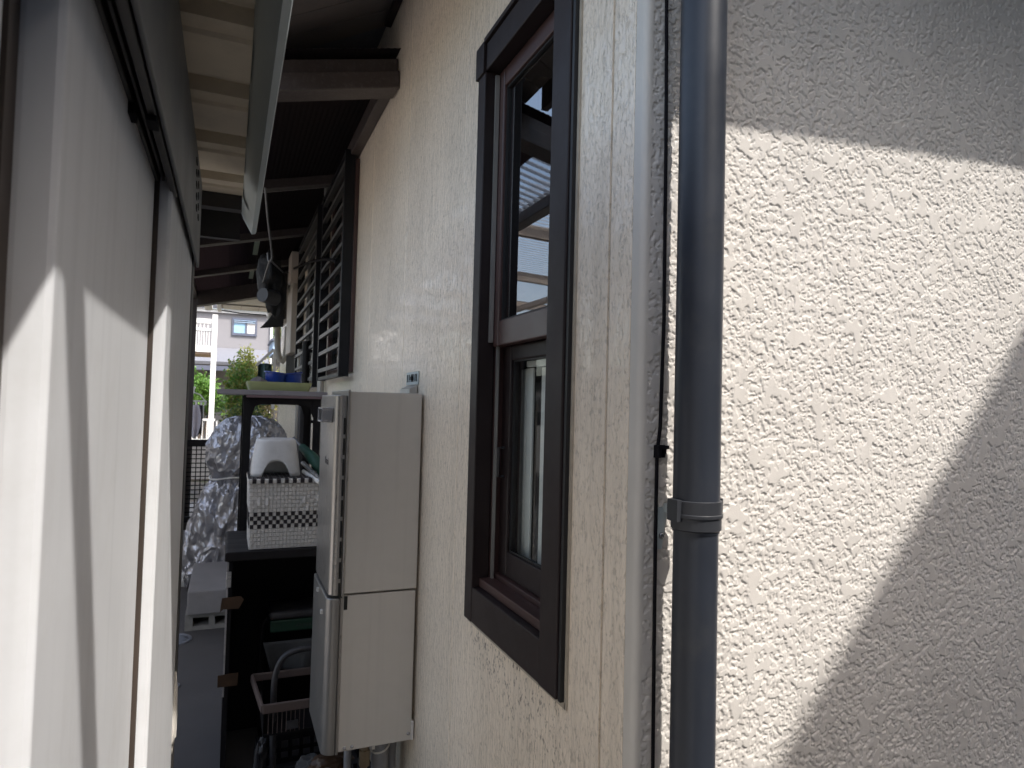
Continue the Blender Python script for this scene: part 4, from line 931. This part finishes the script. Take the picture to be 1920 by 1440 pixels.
ct_ = thing('folding_cart', (.25, 2.7, G), 'folded cart with grey tubular arch handle in front of the cabinet', 'cart')
A_ = [at(x, y_, 'Y', 2.70) for x, y_ in ((511, 1500), (512, 1300), (517, 1258), (530, 1232), (552, 1219), (600, 1212), (640, 1208))]
b = MB(); b.tube(soft(A_), .0115, 12); part(ct_, 'front_arch', b, 'lid_grey', smooth=80)
A_ = [at(x, y_, 'Y', 2.95) for x, y_ in ((488, 1420), (488, 1190), (497, 1160), (520, 1145), (560, 1141), (640, 1138))]
b = MB(); b.tube(soft(A_), .010, 12); part(ct_, 'rear_arch', b, 'rack_black', smooth=80)
q0, q1 = at(490, 1262, 'Y', 2.9), at(610, 1192, 'Y', 2.9)
b = MB(); b.grid(lambda u, v: (q0.x+(q1.x-q0.x)*(u*(1-.12*v)+.14*v*(1-u)), 2.88+.03*math.sin(7*u)*v, q1.z+.005+(q0.z-q1.z)*v), 20, 12); o = part(ct_, 'bag', b, 'bag_grey', smooth=180); sd = o.modifiers.new('t', 'SOLIDIFY'); sd.thickness = .006
wb = thing('slatted_basket', (.24, 2.75, -1.25), 'pinkish plastic laundry basket with open slats under the cart', 'basket')
a0, a1 = at(478, 1300, 'Y', 2.80), at(610, 1300, 'Y', 2.68)
xa, xb_, zr = at(492, 1330, 'Y', 2.60).x, at(640, 1318, 'Y', 2.60).x, at(530, 1325, 'Y', 2.60).z
b = MB()
for (w, zz) in ((0, 0),):
    b.bar((xa, 2.60, zr), (xb_, 2.60, zr), .012, .034); b.bar((xa-.03, 2.83, zr+.03), (xa, 2.60, zr), .012, .030); b.bar((xa-.03, 2.83, zr+.03), (xb_, 2.83, zr+.03), .012, .03)
part(wb, 'rim', b, 'basket_pink', bevel=.004)
sl2 = MB(); sl2.box(-.0012, 0, -.075, .0012, .003, 0); slm2 = sl2.mesh('slat', 'basket_pink', (0, 0, H))
for k in range(9): link('slat', slm2, wb, Vector((xa+.022+k*.0155, 2.598, zr-.017+H))-wloc(wb))
b = MB(); b.box(xa+.085, 2.592, zr-.082, xa+.125, 2.597, zr-.052); part(wb, 'tag', b, 'lid_grey')
b = MB(); b.box(xa+.004, 2.604, zr-.10, xb_, 2.82, zr-.092); b.box(xa+.004, 2.606, zr-.016, xa+.007, 2.82, zr-.092); part(wb, 'bottom', b, 'cabinet_black')
cr = thing('black_crate', (.25, 2.72, G), 'black plastic crate with slotted sides on the alley floor', 'crate')
b = MB(); xc0, xc1, zc = xa-.01, xb_, -1.32
for (p, q) in (((xc0, 2.56), (xc1, 2.57)), ((xc0, 2.83), (xc1, 2.84)), ((xc0, 2.57), (xc0+.01, 2.83))):
    b.box(p[0], p[1], G+.003, q[0], q[1], G+.03); b.box(p[0], p[1], zc-.03, q[0], q[1], zc)
    if q[0]-p[0] > .05:
        for k in range(9): b.box(p[0]+k*.042, p[1]+.001, G+.03, p[0]+k*.042+.016, q[1]-.001, zc-.03)
    b.box(p[0], p[1]+.001, G+.055, q[0], q[1]-.001, G+.07)
part(cr, 'frame', b, 'rack_black', bevel=.002)
b = MB(); b.box(xc0+.012, 2.572, G+.003, xc1, 2.828, G+.012); part(cr, 'bottom', b, 'lid_grey')
for (px_, py_, yy_, r_, mt, nm, lab, cat) in ((585, 1440, 2.45, (.06, .06, .035), 'bag_grey', 'crumpled_rag', 'crumpled grey rag on the ground below the heater', 'rag'), (490, 1420, 2.72, (.025, .03, .07), 'lid_grey', 'plastic_bag', 'whitish crumpled plastic bag wedged beside the crate', 'bag'), (620, 1432, 2.30, (.07, .05, .03), 'tape_brown', 'dry_leaves_heap', 'heap of dry brown scraps under the heater', 'debris')):
    p = at(px_, py_, 'Y', yy_); zz = max(p.z, G+r_[2]*.9)
    t_ = thing(nm, (p.x, yy_, zz-r_[2]), lab, cat)
    b = MB(); b.grid(*lump((p.x, yy_, zz), r_, px_, 30, 18)); part(t_, 'crumple', b, mt, smooth=25)

# ---- concrete step on a hollow block
bl = thing('hollow_block', (0, 4.8, G), 'grey hollow concrete block lying under the concrete step', 'block')
b = MB(); bx0, bx1, by0, by1, bz0, bz1 = -.205, .185, 4.65, 4.84, G+.001, -1.345
hs = [(-.160+k*.127, -.160+k*.127+.092) for k in range(3)]
xs = [bx0] + [v for h_ in hs for v in h_] + [bx1]
for i in range(0, len(xs), 2): b.box(xs[i], by0, bz0, xs[i+1], by1, bz1)
for h_ in hs: b.box(h_[0], by0+.002, bz0, h_[1], by1, bz0+.026); b.box(h_[0], by0+.002, bz1-.024, h_[1], by1, bz1)
part(bl, 'shell', b, 'block_concrete', bevel=.004)
b = MB(); b.box(bx0+.05, by1-.03, bz0+.026, bx1-.05, by1-.02, bz1-.024); part(bl, 'core_shadow', b, 'block_concrete')
b = MB(); b.box(-.195, 4.62, -1.3445, .40, 5.42, -1.197)
tag(part(None, 'concrete_step', b, 'step_concrete', bevel=.008), 'smooth pale concrete step slab resting on the hollow block', 'step')
for (c, r, nb, lab) in (((-.26, 4.50), .105, 7, 'large round slotted drain cover half hidden by the shed'), ((-.215, 3.78), .04, 1, 'small round drain cap beside the shed foot')):
    t_ = thing('drain_cover', (c[0], c[1], G), lab, 'drain cover', 'round floor drains')
    b = MB(); b.lathe((c[0], c[1], G), [(r*.86, .001), (r*.86, .008), (r*.9, .010), (r, .009), (r+.002, .001)], 32); part(t_, 'ring', b, 'drain_metal', smooth=40)
    for k in range(nb):
        yy_ = c[1]+(k-(nb-1)/2)*r*.24; hw = math.sqrt(max(0, (r*.85)**2-(yy_-c[1])**2))
        b = MB(); b.box(c[0]-hw, yy_-.006, G+.002, c[0]+hw, yy_+.006, G+.008); part(t_, 'bar', b, 'drain_metal')
    b = MB(); b.lathe((c[0], c[1], G), [(.0005, .0012), (r*.86, .0012)], 24); part(t_, 'sump', b, 'slot_black')
dk_ = thing('duckboard', (-.1, 6.9, G), 'grey weathered plank decking across the end of the alley', 'decking')
yv = 5.95; k = 0
while yv < 7.9:
    b = MB(); w = .16+.03*random.random(); b.box(-.9+random.uniform(-.05, .05), yv, G+.004, .35, yv+w, G+.028+random.uniform(0, .008)); part(dk_, 'plank', b, 'plank_grey', bevel=.003); yv += w+.022

# ---- silver tarp over a parked bicycle-sized thing
tp = thing('tarp_cover', (.1, 5.85, G), 'silver grey tarpaulin tied over a tall bulky object at the alley end', 'tarpaulin')
TY = 5.85
prof = [(-.128, .02, .14, .05), (-.135, .10, .14, .12), (-.16, .17, .15, .2), (-.21, .23, .155, .25), (-.28, .27, .15, .30), (-.36, .29, .14, .33), (-.43, .29, .13, .34), (-.50, .265, .11, .32), (-.56, .22, .085, .27),
        (-.605, .175, .055, .2), (-.63, .155, .04, .17), (-.66, .17, .03, .2), (-.72, .20, .02, .26), (-.82, .225, .0, .30), (-.95, .235, -.015, .33), (-1.08, .245, -.03, .35), (-1.2, .255, -.04, .36), (-1.3, .265, -.05, .37), (-1.40, .275, -.055, .38), (-1.43, .28, -.055, .38)]
nu, sub = 120, 6; rows = []
for i in range(len(prof)-1):
    for s_ in range(sub):
        f = s_/sub; rows.append([prof[i][q]*(1-f)+prof[i+1][q]*f for q in range(4)])
rows.append(list(prof[-1]))
vs = []
for (z, w, cx_, dpt) in rows:
    for k in range(nu):
        t = 2*PI*k/nu; d = Vector((math.cos(t), math.sin(t), 0))
        q = Vector((d.x*1.6, d.y*1.6, z*2.6))
        rid = 1-abs(mnoise.noise(q*1.5+Vector((3, 1, 7))))*1.9
        rid2 = 1-abs(mnoise.noise(Vector((q.x*4, q.y*4, q.z*2.2))+Vector((9, 2, 4))))*2.0
        gather = math.exp(-((z+.63)/.13)**2); fold = math.sin(t*13+3*mnoise.noise(Vector((t, z*2, 0))))*.5*gather
        low = max(0, min(1, (-.66-z)/.3)); drape = math.sin(t*9+z*2.5+2*mnoise.noise(Vector((d.x*2, z*1.5, 5))))*.10*low
        k_ = 1+.15*(rid-.5)+.085*(rid2-.5)+.16*fold+drape+.10*mnoise.noise(q*1.1)
        vs.append((cx_+.02+d.x*w*k_, TY+d.y*dpt*.62*k_, z+.02*(rid2-.5)))
b = MB(); nr_ = len(rows)
b.add(vs, [(j*nu+k, j*nu+(k+1) % nu, (j+1)*nu+(k+1) % nu, (j+1)*nu+k) for j in range(nr_-1) for k in range(nu)] + [tuple(range(nu))])
part(tp, 'sheet', b, 'tarp_silver', smooth=60)
b = MB(); b.tube([(.06+.185*math.cos(t), TY+.14*math.sin(t), -.622+.01*math.sin(3*t)) for t in np.linspace(0, 2*PI, 40)], .006, 6); part(tp, 'tie_cord', b, 'white_plastic')
b = MB(); b.grid(*lump((-.27, 5.78, G+.05), (.05, .05, .06), 21, 20, 14)); part(tp, 'torn_corner', b, 'laundry_white', smooth=25)

# ---- lattice gate
gt = thing('lattice_gate', (-.3, 7.95, G), 'black metal gate with a fine square lattice at the alley end', 'gate')
GY = 8.0; gx0, gx1, gz0, gz1 = -.47, .50, -1.33, -.44
b = MB(); b.box(gx0, GY, gz0, gx0+.05, GY+.04, gz1); part(gt, 'stile', b, 'gate_black')
b = MB(); b.box(gx1-.05, GY, gz0, gx1, GY+.04, gz1); part(gt, 'stile', b, 'gate_black')
b = MB(); b.box(gx0+.051, GY, gz1-.075, gx1-.051, GY+.04, gz1); part(gt, 'top_rail', b, 'gate_black')
b = MB(); b.box(gx0+.051, GY, gz0, gx1-.051, GY+.04, gz0+.06); part(gt, 'bottom_rail', b, 'gate_black')
b = MB(); x = gx0+.06
while x < gx1-.06: b.box(x, GY+.012, gz0+.06, x+.011, GY+.022, gz1-.075); x += .048
z = gz0+.10
while z < gz1-.09: b.box(gx0+.05, GY+.0225, z, gx1-.05, GY+.031, z+.011); z += .048
part(gt, 'lattice', b, 'gate_black', kind='stuff')
b = MB(); b.box(gx0-.12, GY-.01, G, gx0-.02, GY+.08, -.40); part(gt, 'gate_post', b, 'gate_black')

# ================================================================== BEYOND THE GATE
bc = thing('balcony', (-.9, 16, G), 'white slatted balcony deck standing on a white post beyond the gate', 'balcony')
BYY = 16.0
b = MB(); b.box(-2.6, BYY, 1.66, -.31, BYY+.08, 1.76); part(bc, 'top_rail', b, 'white_paint')
b = MB(); b.box(-2.6, BYY, 1.50, -.31, BYY+.06, 1.555); part(bc, 'mid_rail', b, 'white_paint')
b = MB(); b.box(-2.6, BYY-.02, 1.03, -.31, BYY+1.2, 1.17); part(bc, 'floor_beam', b, 'white_paint')
b = MB(); b.box(-2.6, BYY+.02, .985, -.40, BYY+1.2, 1.029); part(bc, 'underside', b, 'wood_under')
sm_ = MB(); sm_.box(0, 0, 0, .020, .02, .33); smm = sm_.mesh('baluster', 'white_paint', (0, 0, H))
for k in range(44): link('baluster', smm, bc, Vector((-2.58+k*.0515, BYY+.02, 1.171+H))-wloc(bc))
sm_ = MB(); sm_.box(0, 0, 0, .026, .02, .105); smm = sm_.mesh('short_baluster', 'white_paint', (0, 0, H))
for k in range(30): link('short_baluster', smm, bc, Vector((-2.58+k*.077, BYY+.02, 1.555+H))-wloc(bc))
b = MB(); b.box(-.405, BYY-.04, G, -.30, BYY+.065, 1.86); part(bc, 'post', b, 'white_paint')
b = MB(); b.box(-2.6, BYY+1.1, G, -2.5, BYY+1.2, 1.7); part(bc, 'post', b, 'white_paint')

fh = thing('far_house', (.6, 24, G), 'pale grey two-storey house with a small sliding window across the garden', 'house')
FHY = 24.0
def fx(px_): return at(px_, 640, 'Y', FHY).x
def fz(py_): return at(460, py_, 'Y', FHY).z
wall_r, wall_l = fx(507), -6.0
b = MB(); b.box(wall_l, FHY, fz(662), wall_r, FHY+6, fz(590)); part(fh, 'upper_wall', b, 'pale_cladding')
b = MB(); b.box(wall_l, FHY+.3, G, wall_r, FHY+6, fz(662)); part(fh, 'lower_wall', b, 'neighbour_wall')
b = MB(); b.box(wall_l, FHY-.12, fz(590), wall_r+.3, FHY+.1, fz(584)); part(fh, 'gutter', b, 'white_paint')
b = MB(); b.add([(wall_l, FHY-.2, fz(584)), (wall_r+.4, FHY-.2, fz(584)), (wall_r-1.5, FHY+3, fz(584)+1.6), (wall_l, FHY+3, fz(584)+1.6)], [(0, 1, 2, 3)]); o = part(fh, 'roof', b, 'roof_tile'); sd = o.modifiers.new('t', 'SOLIDIFY'); sd.thickness = .12
b = MB()
b.add([(wall_l, FHY-1.5, fz(690)), (wall_r-.1, FHY-1.5, fz(690)), (wall_r-.1, FHY-.01, fz(660)), (wall_l, FHY-.01, fz(660))], [(0, 1, 2, 3)]); o = part(fh, 'porch_roof', b, 'roof_tile'); sd = o.modifiers.new('t', 'SOLIDIFY'); sd.thickness = .10
b = MB(); b.box(wall_l, FHY-1.5, fz(700), wall_r-.15, FHY-1.4, fz(692)); part(fh, 'porch_beam', b, 'frame_blue')
b = MB(); b.box(fx(392), FHY+.2, G, fx(400), FHY+.295, fz(695)); part(fh, 'door', b, 'frame_blue')
a0, a1, c0, c1 = fx(434), fx(481), fz(630), fz(597)
b = MB(); w = .06
b.box(a0, FHY-.06, c0, a0+w, FHY-.001, c1); b.box(a1-w, FHY-.06, c0, a1, FHY-.001, c1); b.box(a0+w, FHY-.06, c0, a1-w, FHY-.001, c0+w*1.4); b.box(a0+w, FHY-.06, c1-w, a1-w, FHY-.001, c1)
m_ = (a0+a1)/2+.05; b.box(m_-.03, FHY-.055, c0+w*1.4, m_+.03, FHY-.001, c1-w)
wf_ = part(fh, 'window', b, 'frame_blue')
zs = c0+(c1-c0)*.70
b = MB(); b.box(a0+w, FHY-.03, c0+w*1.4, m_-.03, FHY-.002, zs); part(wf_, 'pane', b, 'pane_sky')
b = MB(); b.box(m_+.03, FHY-.03, c0+w*1.4, a1-w, FHY-.002, zs); part(wf_, 'curtain', b, 'curtain')
for k in range(2):
    b = MB(); zz = zs+.02+k*(c1-w-zs)/2; b.box(a0+w, FHY-.09, zz, a1-w, FHY-.056, zz+(c1-w-zs)/2-.04); part(wf_, 'shutter_slat', b, 'blue_panel')
b = MB(); b.tube([(fx(508), FHY-.05, G), (fx(508), FHY-.05, fz(590))], .05, 8); part(fh, 'downpipe', b, 'white_paint')
rf = thing('tiled_house', (-3, 34, G), 'distant dark grey tiled house roof behind the white balcony', 'house')
b = MB(); zz0 = at(370, 600, 'Y', 34).z; zz1 = at(370, 562, 'Y', 34).z
for k in range(7):
    f0, f1 = k/7, (k+1)/7
    b.box(-9, 34+2.2*f0, zz0+(zz1-zz0)*f0, at(378, 580, 'Y', 34).x, 34+2.2*f1+.1, zz0+(zz1-zz0)*f1+.05)
part(rf, 'roof', b, 'roof_tile')
b = MB(); b.box(-9, 34.6, G, -1.1, 38, zz0); part(rf, 'wall', b, 'neighbour_wall')
bp = thing('blue_shed', (2, 20, G), 'pale blue corrugated outbuilding glimpsed past the house corner', 'outbuilding')
p0, p1 = at(511, 664, 'Y', 20), at(530, 640, 'Y', 20)
b = MB(); b.box(p0.x, 20, p0.z, p1.x+2.5, 22, p1.z); part(bp, 'wall', b, 'blue_panel')
b = MB(); b.box(p0.x-.05, 19.9, p1.z, p1.x+2.5, 22, p1.z+.06); part(bp, 'roof', b, 'frame_blue')
b = MB(); b.box(p0.x+.1, 20.2, G, p1.x+2.5, 22, p0.z); part(bp, 'base', b, 'cover_dark')

def shrub(name, c, r, n, leaf, mats, label, cat='shrub', stems=5, seed=1, group=None, split=.5, kl=.6):
    rg = np.random.default_rng(seed)
    t_ = thing(name, (c[0], c[1], G), label, cat, group)
    b = MB(); cz = c[2]
    for k in range(stems):
        a = rg.random()*2*PI; e = Vector((c[0]+math.cos(a)*r[0]*.6, c[1]+math.sin(a)*r[1]*.6, cz+r[2]*(.1+.6*rg.random())))
        s0 = Vector((c[0]+rg.normal()*.08, c[1]+rg.normal()*.08, G)); mid = (s0+e)/2+Vector((rg.normal()*.1, rg.normal()*.1, .15))
        b.tube([s0, mid, e], [.022, .016, .006], 6)
    part(t_, 'stem', b, 'bark')
    b = MB(); cl = []
    nc = max(8, n//45)
    for k in range(nc):
        d = Vector(rg.normal(size=3)); d.normalize(); rad = rg.random()**.4
        cl.append(Vector((c[0]+d.x*r[0]*rad, c[1]+d.y*r[1]*rad, cz+d.z*r[2]*rad)))
    for k in range(n):
        q = cl[rg.integers(nc)]; s_ = .22
        p = q+Vector((rg.normal()*r[0]*s_, rg.normal()*r[1]*s_, rg.normal()*r[2]*s_))
        if p.z < G+.02: continue
        a = Vector(rg.normal(size=3)); a.normalize(); bb = a.cross(Vector(rg.normal(size=3))); bb.normalize(); L_ = leaf*(.6+.8*rg.random())
        b.add([p-a*L_, p+bb*L_*.42, p+a*L_, p-bb*L_*.42], [(0, 1, 2, 3)], 0 if rg.random() < split else 1)
    part(t_, 'foliage', b, mats, fix=False, kind='stuff')
pS = at(366, 722, 'Y', 18.5); shrub('round_shrub', (pS.x-.25, 18.5, pS.z-.1), (.62, .6, .42), 5200, .055, ['leaf_bright', 'leaf_bright'], 'bright green rounded shrub behind the laundry left of the white post', seed=3)
pS = at(388, 742, 'Y', 18.9); shrub('low_shrub', (pS.x-.1, 18.9, pS.z-.2), (.7, .5, .30), 2200, .05, ['leaf_dark', 'leaf_bright'], 'low dark green shrub under the rounded bush', seed=4)
pS = at(452, 720, 'Y', 12.5); shrub('yellow_shrub', (pS.x, 12.5, pS.z-.12), (.24, .4, .48), 4200, .036, ['leaf_yellow', 'leaf_bright'], 'tall yellow green shrub just right of the white post', seed=5)
pS = at(462, 672, 'Y', 12.7); shrub('upright_branch_shrub', (pS.x, 12.7, pS.z-.30), (.16, .2, .46), 1500, .033, ['leaf_yellow', 'leaf_yellow'], 'slim upright yellow shrub rising in front of the far house wall', seed=6)
pS = at(492, 710, 'Y', 13.0); shrub('dry_shrub', (pS.x, 13.0, pS.z-.25), (.30, .35, .52), 3000, .034, ['leaf_dry', 'leaf_yellow'], 'sparse dry brownish shrub behind the blue tubs', seed=7)
pS = at(462, 775, 'Y', 11.9); shrub('garden_shrub', (pS.x, 11.9, pS.z-.30), (.32, .4, .42), 4200, .035, ['leaf_yellow', 'leaf_dark'], 'dense olive green shrub behind the silver tarp', seed=8)
pS = at(525, 640, 'Y', 30); shrub('distant_tree', (pS.x+.4, 30, pS.z+.2), (1.0, 1, 1.3), 2600, .10, ['leaf_yellow', 'leaf_bright'], 'distant yellow green tree seen past the house corner', 'tree', seed=9)
for k, (px_, yy_, s_) in enumerate(((345, 40, 2.6), (470, 46, 3.2), (560, 44, 3))):
    p = at(px_, 740, 'Y', yy_); shrub('background_tree', (p.x, yy_, 1.2), (s_, s_, 2.4), 2500, .2, ['leaf_dark', 'leaf_bright'], ('broad dark tree far behind the balcony', 'broad dark tree far behind the pale house', 'broad dark tree far behind the side wall')[k], 'tree', seed=20+k)

rl = thing('white_railing', (-.45, 14.2, G), 'low white garden railing behind the laundry', 'railing')
p0, p1 = at(352, 825, 'Y', 14.2), at(397, 787, 'Y', 14.2)
b = MB(); b.box(p0.x-.3, 14.2, p1.z-.02, p1.x+.06, 14.24, p1.z+.02); part(rl, 'top_rail', b, 'white_paint')
b = MB(); b.box(p0.x-.3, 14.2, p0.z-.03, p1.x+.06, 14.24, p0.z+.02); part(rl, 'bottom_rail', b, 'white_paint')
for k in range(12):
    x = p0.x-.28+k*.085
    b = MB(); b.box(x, 14.205, p0.z-.35 if k % 4 == 0 else p0.z, x+.022, 14.235, p1.z-.02); part(rl, 'bar', b, 'white_paint')
wl = thing('brick_edging', (-.6, 14.8, G), 'low pale garden wall with a red brick coping behind the gate', 'wall')
b = MB(); p = at(372, 829, 'Y', 13.4); b.box(-2.2, 13.4, G, .2, 13.52, p.z-.05); part(wl, 'wall', b, 'paving_sunny')
b = MB(); b.box(-2.2, 13.38, p.z-.049, .2, 13.54, p.z+.01); part(wl, 'coping', b, 'brick_red')
sp = thing('laundry_stand', (-.66, 11.0, G), 'white round laundry hanger stand behind the lattice gate', 'laundry rack')
LY = 11.0; c = at(363, 752, 'Y', LY)
b = MB(); b.tube([(c.x+.17*math.cos(t), LY+.17*math.sin(t), c.z) for t in np.linspace(0, 2*PI, 28)], .012, 6)
for k in range(3):
    a = k*2*PI/3+.4; b.tube([(c.x+.17*math.cos(a), LY+.17*math.sin(a), c.z), (c.x+.09*math.cos(a), LY+.09*math.sin(a), c.z+.10), (c.x, LY, c.z+.13)], .009, 6)
b.tube([(c.x, LY, c.z+.13), (c.x, LY, c.z+.2)], .009, 6); part(sp, 'ring', b, 'white_paint')
b = MB(); b.tube([(c.x-.5, LY, c.z+.2), (c.x+.02, LY, c.z+.2)], .012, 8); b.tube([(c.x-.5, LY, G), (c.x-.5, LY, c.z+.25)], .02, 8); part(sp, 'pole', b, 'white_paint')
peg = MB(); peg.box(-.008, -.005, -.05, .008, .005, .0); pgm = peg.mesh('peg', 'white_paint', (0, 0, H))
for k in range(14):
    a = k*2*PI/14; link('peg', pgm, sp, Vector((c.x+.17*math.cos(a), LY+.17*math.sin(a), c.z-.008+H))-wloc(sp))
def garment(name, x, y_, w, z0, z1, mt, label, flare=.2, ph=0.):
    t_ = thing(name, (x, y_, z1), label, 'laundry', 'laundry on the white hanger')
    b = MB(); b.grid(lambda u, v: (x+(u-.5)*w*(1+flare*math.sin(PI*min(1, v*1.1))), y_+.02*math.sin(u*11+ph)*(.4+v), z0+(z1-z0)*v+.015*math.sin(u*9+ph)*(v > .9)), 18, 14)
    o = part(t_, 'cloth', b, mt, smooth=180); sd = o.modifiers.new('t', 'SOLIDIFY'); sd.thickness = .006
zt = c.z-.055
garment('grey_shirt', at(365, 790, 'Y', LY-.18).x, LY-.18, .10, zt, at(365, 820, 'Y', LY-.18).z, 'laundry_grey', 'long grey garment hanging at the front of the laundry ring', .75)
garment('black_shirt', at(352, 780, 'Y', LY-.08).x, LY-.08, .13, zt, at(352, 815, 'Y', LY-.08).z, 'laundry_black', 'black garment hanging left of the grey one', .2, 1)
garment('black_trousers', at(374, 780, 'Y', LY-.06).x, LY-.06, .08, zt, at(374, 815, 'Y', LY-.06).z, 'laundry_black', 'black garment hanging right of the grey one', .1, 2)
garment('white_cloth', at(379, 770, 'Y', LY).x, LY, .05, zt, at(379, 782, 'Y', LY).z, 'laundry_white', 'short white cloth at the right edge of the laundry ring', -.2, 3)

# ================================================================== WHAT THE WINDOW REFLECTS
s2 = thing('panel_shed', (-1.6, 6.6, G), 'long white panelled storage shed standing across the yard behind the alley', 'shed')
b = MB(); b.box(-2.1, 3.6, G, -1.2, 9.6, .20); part(s2, 'body', b, 'shed_dark')
yv = 3.6
while yv < 9.5:
    b = MB(); w = .62; b.prism([(-1.195, yv), (-1.16, yv+.06), (-1.16, yv+w-.03), (-1.195, yv+w-.01)], 'Z', G+.05, .22); part(s2, 'panel', b, 'white_paint', bevel=.003); yv += w
b = MB(); b.box(-2.15, 3.5, .221, -1.12, 9.7, .27); part(s2, 'roof', b, 'shed_dark')
cp = thing('carport', (-1.6, 5.5, G), 'carport roof of clear ribbed plastic on tan beams over the side yard', 'carport')
def cz_(x): return 1.46+(x+.55)*.05
b = MB(); n = 40; xs = np.linspace(-3.6, -.55, n)
b.add([(x, yv, cz_(x)) for yv in (2.75, 11.0) for x in xs], [(k, k+1, n+k+1, n+k) for k in range(n-1)]); part(cp, 'roof_sheet', b, 'clear_sheet', fix=False)
for y_ in (3.2, 4.75, 6.3, 7.85, 9.4, 10.9):
    b = MB(); b.bar((-3.6, y_, cz_(-3.6)-.06), (-.55, y_, cz_(-.55)-.06), .06, .09); part(cp, 'rafter', b, 'carport_beam')
for x in (-3.5, -2.1, -.62):
    b = MB(); b.box(x-.035, 2.7, cz_(x)-.165, x+.035, 11.05, cz_(x)-.11); part(cp, 'purlin', b, 'carport_beam')
for y_ in (2.9, 10.8):
    b = MB(); b.box(-3.54, y_, G, -3.46, y_+.08, cz_(-3.5)-.166); part(cp, 'post', b, 'carport_beam')

# ================================================================== SHADOW CASTERS AND SKY BLOCKERS ADDED UNSEEN (behind the viewer)
nb = thing('outbuilding', (3.2, -3, G), 'narrow outbuilding with a steep single-pitch roof, added unseen to cast a diagonal shadow', 'outbuilding')
OY = FY-.85*3.2  # added caster, its roof edge set to throw the diagonal wall shadow
sx0 = 1.145+.527*3.2; sz0 = -.257+1.32*3.2; sl0 = 1.165
xa_, xb2 = 2.15, 4.2
def ozz(x): return sz0+(x-sx0)*sl0
b = MB(); b.prism([(xa_+.1, G), (xb2-.1, G), (xb2-.1, ozz(xb2-.1)-.06), (xa_+.1, ozz(xa_+.1)-.06)], 'Y', OY-2.2, OY-.06); part(nb, 'wall', b, 'neighbour_wall')
b = MB(); b.prism([(xa_, ozz(xa_)-.055), (xb2, ozz(xb2)-.055), (xb2, ozz(xb2)), (xa_, ozz(xa_))], 'Y', OY-2.3, OY); part(nb, 'roof', b, 'roof_tile')
bh = thing('rear_sky_blocker', (1, -8, G), 'plain unseen house added behind the viewer to block sky light', 'house')
b = MB(); b.box(-3, -11, G, 9, -5.6, 6.4); part(bh, 'wall', b, 'neighbour_wall')  # added mass that cuts sky light on the front wall
b = MB(); b.prism([(-11.5, 6.405), (-5.2, 6.405), (-8.3, 7.6)], 'X', -3.5, 9.5); part(bh, 'roof', b, 'roof_tile')
sn = thing('side_sky_blocker', (6.5, 0, G), 'plain unseen house added on the right behind the viewer to block sky light', 'house')
b = MB(); b.box(5.2, -5.0, G, 10, 3, 4.6); part(sn, 'wall', b, 'neighbour_wall')  # added mass that cuts sky light coming from the right
b = MB(); b.prism([(4.8, 4.605), (10.4, 4.605), (7.6, 6.0)], 'Y', -5.1, 3.4); part(sn, 'roof', b, 'roof_tile')
pp = Vector((.42, -.285, 1.39)); dd = Vector((-.59, 0, 1))
b = MB(); b.tube([tuple(pp+dd*(G-1.39)), tuple(pp+dd*.5)], .028, 12)  # added pole, slanted to throw the stripe across the middle shed door
tag(part(None, 'shadow_pole', b, 'frame_silver', smooth=60), 'long grey leaning pole added behind the viewer to cast the stripe on the shed', 'pole')
